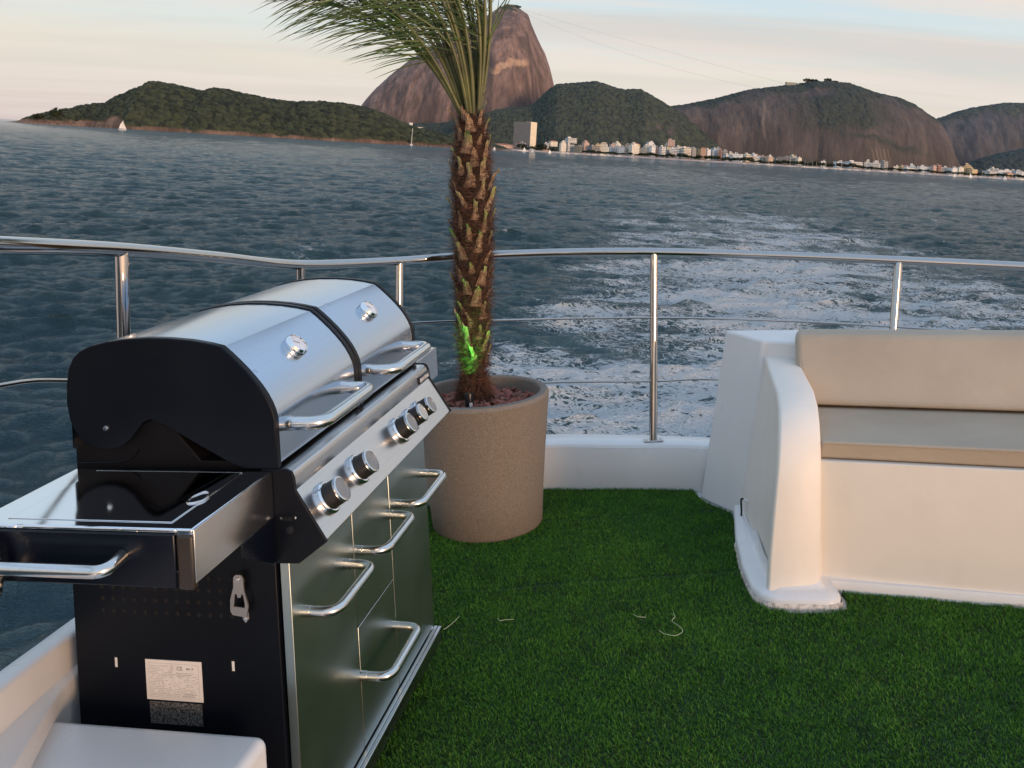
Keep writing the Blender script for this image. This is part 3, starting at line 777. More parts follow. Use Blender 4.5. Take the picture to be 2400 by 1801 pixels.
tag(mb.build('bark_mulch', M['bark'], None, smooth=0), 'reddish brown bark chips filling the planter', 'mulch', kind='stuff', boat=True)

palm = empty('potted_palm', 'young palm with shaggy brown trunk and fronds blown to the left', 'palm', (0, 0, 0), boat=True)
# trunk centre line and radius in z
TZ = [(.49, -.245, 4.10, .098), (.53, -.238, 4.10, .085), (.58, -.230, 4.10, .066), (.66, -.225, 4.10, .056), (.78, -.220, 4.10, .064), (.95, -.210, 4.10, .074), (1.10, -.203, 4.10, .080), (1.25, -.195, 4.10, .085), (1.40, -.188, 4.10, .088), (1.52, -.184, 4.10, .088), (1.62, -.180, 4.10, .078), (1.72, -.176, 4.10, .064), (1.80, -.172, 4.10, .050), (1.86, -.17, 4.10, .034)]
tz = np.array(TZ)
def trunk_at(z): return [float(np.interp(z, tz[:, 0], tz[:, i])) for i in (1, 2, 3)]
m = MB(); secs = []
for i in range(90):
    z = .49 + (1.86 - .49) * i / 89; x, y, r = trunk_at(z); c = []
    for kk in range(28):
        a = 2 * pi * kk / 28; rr_ = r * (.86 + .10 * sin(a * 8 + z * 60) * sin(z * 95) + rr.uniform(-.04, .04)); c.append((x + rr_ * cos(a), y + rr_ * sin(a), z))
    secs.append(c)
m.loft(secs, closed=True); m.build('trunk', M['trunk'], palm, smooth=40)
# shaggy fibre: thin curled hairs wrapped round the trunk
hv = []; hf = []
def hair(p, d, L_, w, sag, nseg=3):
    o = len(hv); side = d.cross(Vector((rr.gauss(0, 1), rr.gauss(0, 1), rr.gauss(0, 1)))).normalized() * w
    for i in range(nseg + 1):
        t = i / nseg; c = p + d * (L_ * t) + Vector((0, 0, -1)) * (sag * t * t) ; ww = (1 - t * .85)
        hv.append(tuple(c - side * ww)); hv.append(tuple(c + side * ww))
    for i in range(nseg): hf.append((o + 2 * i, o + 2 * i + 1, o + 2 * i + 3, o + 2 * i + 2))
for i in range(15000):
    z = rr.uniform(.50, 1.80); x, y, r = trunk_at(z); a = rr.uniform(0, 2 * pi)
    n_ = Vector((cos(a), sin(a), 0)); t_ = Vector((-sin(a), cos(a), 0)) * rr.choice((-1, 1))
    out = rr.uniform(.0, .35) if rr.random() < .93 else rr.uniform(.6, 1.2)
    d = (t_ * rr.uniform(.3, 1) + n_ * out + Vector((0, 0, rr.uniform(-.5, .8)))).normalized()
    hair(Vector((x, y, z)) + n_ * r * rr.uniform(.84, 1.0), d, rr.uniform(.02, .07), rr.uniform(.0005, .0013), rr.uniform(-.015, .025))
for i in range(1500):      # aerial roots at the foot
    z = rr.uniform(.50, .64); x, y, r = trunk_at(z); a = rr.uniform(0, 2 * pi); n_ = Vector((cos(a), sin(a), 0))
    hair(Vector((x, y, z)) + n_ * r * .9, (n_ * .5 + Vector((rr.gauss(0, .2), rr.gauss(0, .2), -1))).normalized(), rr.uniform(.03, .07), .0016, 0)
for i in range(2200):      # loose shag over the stub bases
    z = rr.uniform(.62, 1.80); x, y, r = trunk_at(z); a = rr.uniform(0, 2 * pi)
    n_ = Vector((cos(a), sin(a), 0)); t_ = Vector((-sin(a), cos(a), 0)) * rr.choice((-1, 1))
    d = (t_ * rr.uniform(.5, 1) + n_ * rr.uniform(-.1, .25) + Vector((0, 0, rr.uniform(-.5, .3)))).normalized()
    hair(Vector((x, y, z)) + n_ * r * rr.uniform(.98, 1.10), d, rr.uniform(.03, .075), rr.uniform(.0006, .0016), rr.uniform(-.005, .02))
me_h = npmesh('fibre', np.array(hv), np.array(hf), M['fibre'], palm, smooth=False)
# leaf stubs, each its own part
def stub_mesh(k):
    r = random.Random(50 + k); L_ = .068 + .020 * r.random(); m = MB(); w = .020 + r.random() * .006; secs = []
    for i in range(6):
        t = i / 5; ww = w * (1 - .62 * t ** .8); th = .008 * (1 - .5 * t); z = L_ * t; bend = .022 * t * t + r.uniform(-.001, .001)
        secs.append([(-ww, bend, z), (-ww * .4, bend + th, z), (ww * .4, bend + th, z), (ww, bend, z), (0, bend - th * .4, z)])
    rj = random.Random(k); secs = [[(x + rj.gauss(0, .0022), y + rj.gauss(0, .0015), z + rj.gauss(0, .0015) + (x * 8 * rj.uniform(-.2, .3) if i == 5 else 0)) for x, y, z in c] for i, c in enumerate(secs)]
    m.loft(secs, closed=True); n = len(m.v); m.f.append([n - 5, n - 4, n - 3, n - 2, n - 1]); m.mi.append(0)
    o = m.build('leaf_stub', M['stub'], palm, smooth=40); return o
protos = [stub_mesh(k) for k in range(5)]
used = 0; idx = 0; z = .70
ga = 2.39996; ph = 0
while z < 1.80 and used < 98:
    x, y, r = trunk_at(z)
    src = protos[idx % 5]; o = src if idx < 5 else src.copy()
    if idx >= 5: COL.objects.link(o); o.parent = palm
    tilt = rr.uniform(-.08, .22); sc_ = rr.uniform(.65, 1.4) * (.75 + r * 3)
    R_ = Matrix.Rotation(ph - pi / 2, 4, 'Z') @ Matrix.Rotation(-tilt, 4, 'X') @ Matrix.Rotation(rr.gauss(0, .16), 4, 'Y')
    o.matrix_local = Matrix.Translation((x + r * .86 * cos(ph), y + r * .86 * sin(ph), z)) @ R_ @ Matrix.Scale(sc_, 4)
    ph += ga; z += .0112 + rr.uniform(-.002, .002); idx += 1; used += 1
# fronds
def frond(az, tilt, L_, wind, seed, s0=.36, nleaf=28):
    r = random.Random(seed); pos = Vector((-.171 + .022 * cos(az), 4.10 + .022 * sin(az), 1.745)); d = Vector((sin(tilt) * cos(az), sin(tilt) * sin(az), cos(tilt)))
    n = 36; ds = L_ / n; pts = [pos.copy()]; dirs = [d.copy()]
    for i in range(n):
        t = i / n
        d = (d + Vector((-wind * ds * (.25 + 1.6 * t), .02 * ds, -.35 * ds * t))).normalized(); pos = pos + d * ds; pts.append(pos.copy()); dirs.append(d.copy())
    mr = MB(); mr.tube(pts, [.0085 * (1 - .8 * i / n) + .0012 for i in range(n + 1)], 7)
    for k in range(9):          # spines on the bare stalk
        i = 3 + int(k * .9); i = min(i, n - 1); sd = Vector((r.gauss(0, 1), r.gauss(0, 1), r.uniform(.1, .6))).normalized()
        mr.tube([pts[i], pts[i] + (sd * .8 + dirs[i] * .5) * .035], [.0012, .0003], 4)
    fo_ = mr.build('frond', M['rachis'], palm, smooth=60)
    lv = []; lf2 = []
    i0 = int(n * s0 / L_ * 1.0)
    up = Vector((0, 0, 1))
    for j in range(nleaf):
        t = j / (nleaf - 1); fi_ = i0 + (n - i0 - .5) * t; i = int(fi_); p = pts[i].lerp(pts[min(i + 1, n)], fi_ - i); dd = dirs[i]
        sidev = dd.cross(Vector((0, -1, .3))).normalized()
        for sgn in (-1, 1):
            ll = (.14 + .27 * sin(pi * min(1, .18 + t * .8))) * r.uniform(.8, 1.1)
            q = (dd * .75 + sidev * sgn * .55 + Vector((r.gauss(0, .15), r.gauss(0, .35), r.gauss(0, .16)))).normalized()
            q = (q + Vector((-1, 0, -.18 + r.gauss(0, .18))) * (.25 + .40 * wind)).normalized()
            wv = q.cross(Vector((r.gauss(0, .5), -1, r.gauss(0, .5)))).normalized(); o = len(lv); cpos = p.copy(); w0 = r.uniform(.0020, .0030)
            ns = 5
            for s_i in range(ns + 1):
                tt = s_i / ns; w_ = w0 * (sin(pi * (.25 + .72 * tt)) + .04) * (1 if s_i < ns else .1)
                lv.append(tuple(cpos - wv * w_)); lv.append(tuple(cpos + wv * w_))
                q = (q + Vector((-.28, 0, -.30)) * (.16 + .22 * r.random())).normalized(); cpos = cpos + q * (ll / ns)
            for s_i in range(ns): lf2.append((o + 2 * s_i, o + 2 * s_i + 1, o + 2 * s_i + 3, o + 2 * s_i + 2))
    npmesh('leaflets', np.array(lv), np.array(lf2), M['leaf'], fo_, smooth=False)
rr = random.Random(21)
FR_ = []
for i in range(8): FR_.append((pi + rr.uniform(-.6, .6), rr.uniform(.14, .47), rr.uniform(1.05, 1.35), rr.uniform(.9, 1.6)))
for i in range(11): FR_.append((rr.uniform(0, 2 * pi), rr.uniform(.02, .22), rr.uniform(1.4, 1.9), rr.uniform(.7, 1.2)))
for i in range(6): FR_.append((rr.uniform(-.5, .5), rr.uniform(.10, .26), rr.uniform(1.3, 1.7), rr.uniform(.5, .9)))
for i in range(3): FR_.append((-pi / 2 + rr.uniform(-.4, .6), rr.uniform(.10, .3), rr.uniform(1.3, 1.6), rr.uniform(.9, 1.3)))
for i, a in enumerate(FR_): frond(*a, seed=100 + i, s0=rr.uniform(.34, .46))

spot = empty('garden_spotlight', 'small black spotlight stuck in the bark chips lighting the trunk green', 'spotlight', (-.246, 3.968, .512), boat=True)
m = MB(); m.lathe([(.0195, .0), (.0195, .058), (.0205, .059), (.0205, .082), (.0185, .083), (.0175, .074), (.0001, .074)], 24, Matrix.Rotation(radians(-8), 4, 'X')); m.build('housing', M['black_gloss'], spot)
m = MB(); m.lathe([(.0170, .0752), (.0001, .0756)], 20, Matrix.Rotation(radians(-8), 4, 'X'))
k = N('green_lens'); k.set(Roughness=.2); k.base(k.ramp(k.noise(k.coord(), 200), [(.3, (.02, .3, .03)), (.7, (.05, .5, .06))])); k.b.inputs['Emission Color'].default_value = (.05, 1, .1, 1); k.b.inputs['Emission Strength'].default_value = 1.5
m.build('lens', k.m, spot)
m = MB(); m.add([(.0198 * sin(a), -.0198 * cos(a), z) for z in (.030, .048) for a in (.1, .35, .6, .85)], [(0, 1, 5, 4), (1, 2, 6, 5), (2, 3, 7, 6)]); m.build('sticker', M['white_spot'], spot)
ld = bpy.data.lights.new('spot_beam', 'SPOT'); ld.energy = 16; ld.color = (.08, 1, .10); ld.spot_size = radians(66); ld.spot_blend = .7; ld.shadow_soft_size = .015
lo = bpy.data.objects.new('lamp', ld); COL.objects.link(lo); lo.parent = spot; lo.location = (0, .0, .09)
lo.rotation_euler = Vector((.01, .100, .42)).to_track_quat('-Z', 'Y').to_euler()

# seat the boat in the world
for o in BOAT:
    o.matrix_world = DECK @ o.matrix_basis
bpy.context.view_layer.update()

# ==================================================================  SEA
rng = np.random.default_rng(12)
ys = [-40.0]
while ys[-1] < 30000:
    y = ys[-1]; ys.append(y + (max(.07, abs(y) * .0036) if y < 1200 else y * .03) if y > 0 else y + max(.5, abs(y) * .12) if y < -2 else y + .6)
ys = np.array(ys); nc = 1250; ss = np.linspace(-1, 1, nc)
ss = ss * (.72 + .28 * ss ** 2)
hw = 13 + np.abs(ys) * .80
X = ss[None, :] * hw[:, None]; Y = np.repeat(ys[:, None], nc, 1)
Zs = np.zeros_like(X); DX = np.zeros_like(X); DY = np.zeros_like(X)
dloc = np.maximum(np.maximum(.07, np.abs(Y) * .0036), hw[:, None] * 2 / nc)
for i in range(80):
    lam = .42 * (9.5 / .42) ** (i / 79.0) * rng.uniform(.9, 1.1)
    th = radians(-16) + rng.normal(0, .34 if lam > 2.2 else .52)
    kx, ky = sin(th) * 2 * pi / lam, cos(th) * 2 * pi / lam
    A = .0150 * lam ** .92 * rng.uniform(.5, 1.35) * min(1.0, (1.7 / lam) ** .75)
    att = np.clip((lam / dloc - 2.0) / 2.0, 0, 1)
    grp = .5 + .5 * np.sin(X * (2 * pi / (lam * 3.3)) * cos(th) - Y * (2 * pi / (lam * 4.1)) * sin(th) + rng.uniform(0, 6))
    p = kx * X + ky * Y + rng.uniform(0, 2 * pi) + .8 * np.sin(X * 2 * pi / (lam * 7) + rng.uniform(0, 6))
    a = A * att * grp
    Zs += a * np.cos(p); DX -= 1.25 * a * sin(th) * np.sin(p); DY -= 1.25 * a * cos(th) * np.sin(p)
# wake of the boat: a churned band leaving the stern and bending to the right
wc = 1.8 + .34 * Y - .0016 * np.clip(Y, 0, 110) ** 2; wwid = 6.2 + .07 * np.clip(Y, 0, 200)
wu = (X - wc) / wwid
band = np.exp(-np.clip(np.abs(wu), 0, 5) ** 2.0)
fall = np.exp(-np.clip(Y - 14, 0, None) / 42.0)
foam = band * (.44 + .52 * fall) * (Y > 3)
foam = np.where((Y > 60), foam * np.clip((170 - Y) / 110, 0, 1) ** .8, foam)
edge = np.exp(-((np.abs(wu) - .92) / .22) ** 2) * fall * .55 * (Y > 5)
pl = np.exp(-(((X + 8.5) / 1.8) ** 2 + ((Y - 39) / 4.0) ** 2)) * .45      # breaking bow wave on the left
foam = np.clip(foam + edge * .6 + pl, 0, 1)
Zs += band * fall * .10 * (np.sin(X * 2.1 + 1.3 * np.sin(Y * .7)) * np.sin(Y * 1.7 + X) + .5 * np.sin(X * 4.3 + Y * 3.1)) * np.clip((40 - Y) / 20, 0, 1)
crest = np.clip((Zs - .16) / .2, 0, 1) * np.clip((np.abs(Y) - 8) / 10, 0, 1) * (Y < 500)
V = np.stack([X + DX, Y + DY, Zs], -1).reshape(-1, 3)
k = N('sea_water'); k.set(Roughness=.10, IOR=1.33); k.b.inputs['Specular IOR Level'].default_value = .5
geo = k.new('ShaderNodeNewGeometry'); pos = geo.outputs['Position']
def scaled(sx, sy, rz=0.0):
    mp = k.new('ShaderNodeMapping'); mp.inputs['Scale'].default_value = (sx, sy, 1); mp.inputs['Rotation'].default_value = (0, 0, rz); k.link(pos, mp.inputs['Vector']); return mp.outputs['Vector']
big = k.noise(scaled(.02, .05), 1, 4)
deep = k.ramp(big, [(.3, (.036, .090, .116)), (.7, (.058, .128, .154))])
fo = k.attr('foam'); cr_ = k.attr('crest')
aer = k.ramp(k.noise(scaled(.35, .5, .3), 1, 4, .6), [(.35, 0.0), (.75, 1.0)])
deep = k.mix(k.math('MULTIPLY', k.math('MULTIPLY', fo, aer), .75, clamp=True), deep, (.13, .27, .30))
n1 = k.noise(scaled(.9, 1.4, .35), 1.15, 6, .6, 2.0)
n2 = k.noise(scaled(.9, 1.2, -.4), 3.0, 5, .6, 1.6)
n3 = k.noise(scaled(1.0, 1.2), 9.0, 4, .6, .6)
def ridge(n, w): return k.math('SUBTRACT', 1.0, k.math('MULTIPLY', k.math('ABSOLUTE', k.math('SUBTRACT', n, .5)), w), clamp=True)
lace = k.math('MAXIMUM', ridge(n1, 7.0), k.math('MULTIPLY', ridge(n2, 6.5), .92))
lace = k.math('SUBTRACT', lace, k.math('MULTIPLY', n3, .22))
patchy = k.ramp(k.noise(scaled(.16, .30, .25), 1, 5, .6, .8), [(.32, .35), (.50, 1.0), (.64, 1.6)])
mm = k.math('MULTIPLY', fo, patchy)
fm = k.math('MULTIPLY', k.math('SUBTRACT', k.math('ADD', lace, k.math('MULTIPLY', mm, 1.0)), 1.17), 7.0, clamp=True)
fm = k.math('MULTIPLY', fm, k.math('MULTIPLY', fo, 8.0, clamp=True))
wc_ = k.math('MULTIPLY', cr_, k.ramp(k.noise(scaled(1.2, .6, -.3), 1.2, 6, .65, .5), [(.58, 0.0), (.66, 1.0)]))
fl = k.ramp(k.noise(scaled(.30, .12, -.35), 1.0, 9, .72, .4), [(.69, 0.0), (.72, .8)])     # distant whitecaps
fm = k.math('MAXIMUM', fm, k.math('MAXIMUM', wc_, fl))
k.base(k.mix(fm, deep, (.84, .91, .95)))
k.rough(k.mix(fm, .085, .8))
b1 = k.noise(scaled(1.5, 3.2, .22), 1.0, 9, .68, .6); b2 = k.noise(scaled(.32, .85, .22), 1.0, 8, .66, .5)
b3 = k.noise(scaled(6, 13, .22), 1.0, 4, .6, .4)
def ridged(n): return k.math('POWER', k.math('SUBTRACT', 1.0, k.math('MULTIPLY', k.math('ABSOLUTE', k.math('SUBTRACT', n, .5)), 2.6), clamp=True), 1.6)
ln = k.new('ShaderNodeVectorMath', operation='LENGTH'); k.link(pos, ln.inputs[0])
near1 = k.math('DIVIDE', 55.0, k.math('MAXIMUM', ln.outputs['Value'], 55.0))
near2 = k.math('DIVIDE', 400.0, k.math('MAXIMUM', ln.outputs['Value'], 400.0))
b4 = k.noise(scaled(.12, .26, .2), 1, 7, .7, .5)
def bumpf(h, strength, dist, nrm=None):
    n_ = k.bump(h, 1.0, dist, nrm); k.link(strength, k.n[-1].inputs['Strength']) if not isinstance(strength, float) else None; return n_
nn = k.bump(ridged(b4), 1.0, 1.6); nn = bumpf(ridged(b2), near2, .50, nn); nn = bumpf(ridged(b1), near1, .17, nn); nn = bumpf(ridged(b3), near1, .030, nn); k.bump(lace, .35, .05, nn)
tag(npmesh('sea', V, grid_faces(len(ys), nc), k.m, attrs={'foam': foam.ravel(), 'crest': crest.ravel()}), kind='structure')

# ==================================================================  HILLS
def worley(x, y, cell, seed):
    """dome height 0..1 of the nearest crown, for tree tops"""
    r = np.random.default_rng(seed); JX = r.random((128, 128)); JY = r.random((128, 128)); H = r.random((128, 128)); xi = np.floor(x / cell).astype(int); yi = np.floor(y / cell).astype(int)
    best = np.zeros(x.shape); tone = np.zeros(x.shape)
    for a in (-1, 0, 1):
        for b in (-1, 0, 1):
            i = (xi + a) % 128; j = (yi + b) % 128; cx = (xi + a + JX[i, j]) * cell; cy = (yi + b + JY[i, j]) * cell
            d = np.sqrt((x - cx) ** 2 + (y - cy) ** 2) / (cell * (.62 + .3 * H[i, j])); h = np.sqrt(np.clip(1 - d * d, 0, 1)) * (.55 + .45 * H[i, j])
            up = h > best; best = np.where(up, h, best); tone = np.where(up, H[j, i], tone)
    return best, tone
def fbm(x, y, s, seed, o=5):
    v = 0; a = .5
    for i in range(o): v = v + a * vnoise2(x * s + 17.3 * i, y * s + 9.1 * i, seed + i); s *= 2.03; a *= .5
    return v
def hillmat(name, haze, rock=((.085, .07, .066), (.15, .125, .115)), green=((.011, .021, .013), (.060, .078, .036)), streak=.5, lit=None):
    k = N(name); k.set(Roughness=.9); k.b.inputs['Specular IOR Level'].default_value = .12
    at = k.attr('veg'); tn = k.attr('tone')
    v1 = k.noise(k.coord(scale=(1, 1, 1)), .05, 6, .6); v2 = k.noise(k.coord(scale=(1, 1, .30)), .05, 8, .7, 1.1); v3 = k.noise(k.coord(scale=(1, 1, .10)), .022, 5, .6, .8)
    g = k.ramp(k.math('ADD', k.math('MULTIPLY', tn, .6), k.math('MULTIPLY', v1, .4)), [(.2, green[0]), (.75, green[1])])
    rk = k.ramp(v2, [(.32, rock[0]), (.68, rock[1])]); rk = k.mix(k.ramp(v3, [(.42, streak), (.62, 0.0)]), rk, tuple(c * .42 for c in rock[0]))
    rk = k.mix(k.ramp(k.noise(k.coord(scale=(1, 1, .2)), .16, 3), [(.66, 0), (.75, .35)]), rk, tuple(min(1, c * 1.7) for c in rock[1]))
    if lit: rk = k.mix(k.attr('scar'), rk, lit)  # scar mask blends in a second rock colour
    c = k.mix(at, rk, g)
    k.base(k.mix(min(.6, haze * 1.35), c, (.125, .135, .155)))  # aerial haze painted into the base colour as a blue-grey tint
    n = k.bump(k.noise(k.coord(), .30, 5, .7), .9, 3.0)
    k.bump(k.noise(k.coord(scale=(1, 1, .22)), .07, 6, .65), .8, 7.0, n)
    return k.m
def hill(name, prof, D, mat, label=None, cell=9, crown=5.0, power=.62, kdepth=1.5, dmin=60, vegf=None, nx=420, nt=90, scarf=None, rough=0.0, zfoot=0.0, kind='structure', cat=None):
    P = [far(px, py, D) for px, py in prof]; xs = np.array([p.x for p in P]); zs = np.array([max(p.z, .5) for p in P])
    x = np.linspace(xs[0], xs[-1], nx); z = np.interp(x, xs, zs)
    dx_ = x[1] - x[0]; kk = max(1, int(4.0 / max(dx_, .1)))
    if kk > 1: z = np.convolve(np.pad(z, kk, 'edge'), np.ones(2 * kk + 1) / (2 * kk + 1), 'valid')
    t = np.concatenate([np.linspace(0, 1, nt), 1 + np.linspace(.06, 1, 12)])
    T, Xg = np.meshgrid(t, x, indexing='ij'); Zr = np.repeat(z[None, :], len(t), 0)
    dep = np.maximum(dmin, Zr * kdepth)
    shape = np.where(T <= 1, np.sin(pi / 2 * np.clip(T, 0, 1)) ** power, np.cos(pi / 2 * np.clip(T - 1, 0, 1)) ** power)
    Yg = D - dep * (1 - T)
    Zg = zfoot + (Zr - zfoot) * shape
    Zs_ = Zg.copy()
    b, tone = worley(Xg + 3 * Zg * .2, Yg + Zg * 1.3, cell, abs(hash(name)) % 1000 if False else len(name) * 7 + int(D) % 97)
    veg = np.ones_like(Xg) if vegf is None else np.clip(vegf(Xg, Zg, Zr, T), 0, 1)
    env = np.clip(Zr / 12, 0, 1) * np.clip(T * 12, 0, 1)
    Zg = Zg + (b - .45) * crown * veg * env; Yg = Yg - b * crown * .6 * veg * env * (T < 1)
    if rough:
        n = fbm(Xg, Zg * .25 + Yg * .2, 1 / 38.0, 5) - .5; Yg = Yg + n * rough * (1 - veg * .5) * np.clip(shape * 2, 0, 1) * (T < 1)
        n2_ = fbm(Xg, Zg * .3, 1 / 9.0, 15) - .5; Zg = Zg + n2_ * rough * .10 * (1 - veg) * env
    scar = np.zeros_like(Xg) if scarf is None else np.clip(scarf(Xg, Zs_), 0, 1)
    Vv = np.stack([Xg, Yg, Zg], -1).reshape(-1, 3)
    o = npmesh(name, Vv, grid_faces(len(t), nx), mat, attrs={'veg': veg.ravel(), 'tone': tone.ravel(), 'scar': scar.ravel()})
    tag(o, label, cat, kind=kind); return o

# wooded island on the left, rock shore
ISL = [(44, 287.5), (60, 283), (78, 275), (100, 268), (125, 262), (159, 257), (203, 247), (253, 242), (275, 229), (315, 212), (340, 203), (362, 191), (394, 197), (427, 203), (456, 210), (477, 217), (490, 212), (506, 207), (542, 213), (579, 222), (633, 233), (687, 240), (745, 239), (800, 243), (836, 249), (872, 256), (908, 271), (945, 288), (970, 298), (1002, 306), (1053, 318), (1120, 330), (1180, 345), (1200, 352)]
def isl_veg(X, Z, Zr, T):
    a = np.clip((Z - 1.5 - 4.5 * vnoise2(X / 18 + 40, Z * 0, 5)) / 1.5, 0, 1)
    x1 = shore_x(150, 1440); x2 = shore_x(282, 1440); x3 = shore_x(200, 1440)
    patch = np.exp(-((X - x3) / 36) ** 2 - ((Z - 6) / 5) ** 2) + np.exp(-((X - x2) / 20) ** 2 - ((Z - 11) / 9) ** 2) + np.exp(-((X - shore_x(95, 1440)) / 30) ** 2 - ((Z - 3) / 4) ** 2)
    return a * (1 - np.clip((patch - .35) * 3, 0, 1))
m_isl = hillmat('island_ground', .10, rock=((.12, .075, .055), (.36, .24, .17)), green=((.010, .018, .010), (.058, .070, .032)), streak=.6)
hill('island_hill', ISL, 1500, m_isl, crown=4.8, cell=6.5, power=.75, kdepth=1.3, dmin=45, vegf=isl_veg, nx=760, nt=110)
# the tall granite peak
PEAK = [(790, 345), (820, 300), (849, 246), (883, 206), (919, 174), (963, 141), (995, 123), (1031, 105), (1053, 90), (1089, 70), (1120, 52), (1150, 33), (1168, 22), (1185, 17), (1205, 17), (1221, 26), (1238, 36), (1245, 58), (1259, 90), (1277, 127), (1288, 159), (1297, 195), (1308, 240), (1325, 300), (1345, 355)]
def pk_veg(X, Z, Zr, T):
    return np.clip((Z - 424 + 26 * vnoise2(X / 16, Z / 12, 5)) / 8, 0, 1) * .9 + np.clip((70 - Z - 30 * vnoise2(X / 30, Z / 30, 6)) / 10, 0, 1)
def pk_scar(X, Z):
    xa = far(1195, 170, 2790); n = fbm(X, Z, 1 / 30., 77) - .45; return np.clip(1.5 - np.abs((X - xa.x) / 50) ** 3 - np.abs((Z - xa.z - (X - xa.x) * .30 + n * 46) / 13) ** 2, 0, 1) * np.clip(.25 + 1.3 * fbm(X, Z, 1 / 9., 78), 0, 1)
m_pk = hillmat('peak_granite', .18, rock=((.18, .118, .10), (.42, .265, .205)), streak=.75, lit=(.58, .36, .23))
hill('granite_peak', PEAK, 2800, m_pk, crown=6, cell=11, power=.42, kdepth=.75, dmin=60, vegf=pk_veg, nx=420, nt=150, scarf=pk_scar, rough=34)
# wooded saddle in front of the peak, then the middle hill
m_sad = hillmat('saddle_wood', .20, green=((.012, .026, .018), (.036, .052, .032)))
hill('wooded_saddle', [(860, 330), (900, 303), (950, 296), (981, 290), (1031, 291), (1070, 283), (1133, 272), (1180, 290), (1260, 330), (1290, 350)], 2480, m_sad, crown=6, cell=10, kdepth=1.5, dmin=70, nx=420, nt=60)
MID = [(1010, 352), (1060, 310), (1100, 284), (1133, 270), (1162, 259), (1216, 251), (1248, 248), (1270, 226), (1285, 212), (1303, 200), (1320, 198), (1342, 197), (1393, 192), (1415, 198), (1436, 206), (1462, 212), (1498, 210), (1520, 222), (1541, 234), (1575, 255), (1600, 273), (1640, 304), (1683, 345), (1705, 385)]
def mid_veg(X, Z, Zr, T):
    a = far(1545, 305, 2240); b = far(1520, 290, 2240)
    s = np.exp(-((X - a.x) / 55) ** 2 - ((Z - a.z) / 24) ** 2) * vnoise2(X / 9, Z / 16, 8) * 1.5
    return 1 - np.clip((s - .55) * 2.2, 0, 1) * .8
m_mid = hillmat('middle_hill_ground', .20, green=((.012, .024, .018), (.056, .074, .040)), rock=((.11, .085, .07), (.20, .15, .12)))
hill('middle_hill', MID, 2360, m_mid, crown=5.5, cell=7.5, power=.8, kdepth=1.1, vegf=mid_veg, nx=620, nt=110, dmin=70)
# broad granite dome on the right
DOME = [(1420, 362), (1460, 310), (1510, 268), (1560, 252), (1600, 247), (1672, 233), (1752, 212), (1802, 206), (1835, 202), (1878, 201), (1889, 194), (1936, 192), (1998, 201), (2048, 219), (2099, 230), (2132, 244), (2157, 262), (2193, 284), (2211, 318), (2229, 362), (2238, 390), (2250, 420)]
def dome_veg(X, Z, Zr, T):
    q = far(1600, 300, 2520); w = far(2400, 300, 2520); u = (X - q.x) / (w.x - q.x); h = Z / np.maximum(Zr, 1)
    n = fbm(X, Z, 1 / 40., 21) - .5
    topv = np.clip((h - .86 + n * .28) * 12, 0, 1)
    tri = np.clip((.5 - np.abs((u - .42) / .36 - .1 * n)) * 3, 0, 1) * np.clip((h - (.40 + .55 * np.abs(u - .40)) + n * .35) * 9, 0, 1)
    low = np.clip((.10 - h + n * .25) * 9, 0, 1) * (u < .42)
    cliff = np.clip(1 - np.abs(u - .36) / .055, 0, 1) * np.clip(1 - np.abs(h - .88) / .07, 0, 1) * 3
    belt = np.clip(1 - np.abs(h - (.36 - .45 * (u - .45)) + n * .2) / .06, 0, 1) * np.clip((u - .36) * 12, 0, 1) * np.clip((.68 - u) * 10, 0, 1)
    return np.clip(topv + tri * .95 + low + belt - cliff, 0, 1)
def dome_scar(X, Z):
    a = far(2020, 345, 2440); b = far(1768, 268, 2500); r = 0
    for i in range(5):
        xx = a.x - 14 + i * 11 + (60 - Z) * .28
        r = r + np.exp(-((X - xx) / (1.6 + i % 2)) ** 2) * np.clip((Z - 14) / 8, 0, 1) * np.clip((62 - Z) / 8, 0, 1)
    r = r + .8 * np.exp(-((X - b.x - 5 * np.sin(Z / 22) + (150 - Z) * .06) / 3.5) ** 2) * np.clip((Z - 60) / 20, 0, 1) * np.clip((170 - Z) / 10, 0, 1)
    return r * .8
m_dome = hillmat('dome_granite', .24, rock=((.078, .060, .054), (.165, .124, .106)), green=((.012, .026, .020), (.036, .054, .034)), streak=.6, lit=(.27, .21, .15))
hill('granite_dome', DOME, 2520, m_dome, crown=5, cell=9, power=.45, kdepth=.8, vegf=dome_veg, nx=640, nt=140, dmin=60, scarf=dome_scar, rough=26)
# next dome at the right edge
RD = [(2060, 420), (2110, 360), (2150, 310), (2193, 281), (2247, 262), (2287, 252), (2352, 243), (2400, 243), (2470, 241), (2560, 250), (2650, 280), (2760, 340), (2830, 430)]
def rd_veg(X, Z, Zr, T):
    h = Z / np.maximum(Zr, 1); n = fbm(X, Z, 1 / 50., 31) - .5; return np.clip((h - .83 + n * .3) * 10, 0, 1) + np.clip((.18 - h + n * .2) * 8, 0, 1)
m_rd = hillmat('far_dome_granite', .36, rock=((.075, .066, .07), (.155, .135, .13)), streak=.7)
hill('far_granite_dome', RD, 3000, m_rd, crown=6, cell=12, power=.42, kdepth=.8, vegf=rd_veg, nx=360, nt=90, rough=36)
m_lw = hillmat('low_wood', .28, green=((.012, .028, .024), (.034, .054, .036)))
hill('low_wooded_hill', [(2190, 420), (2240, 402), (2270, 385), (2290, 376), (2340, 362), (2400, 350), (2480, 340), (2600, 350), (2750, 440)], 2500, m_lw, crown=6, cell=10, kdepth=1.6, nx=300, nt=50)
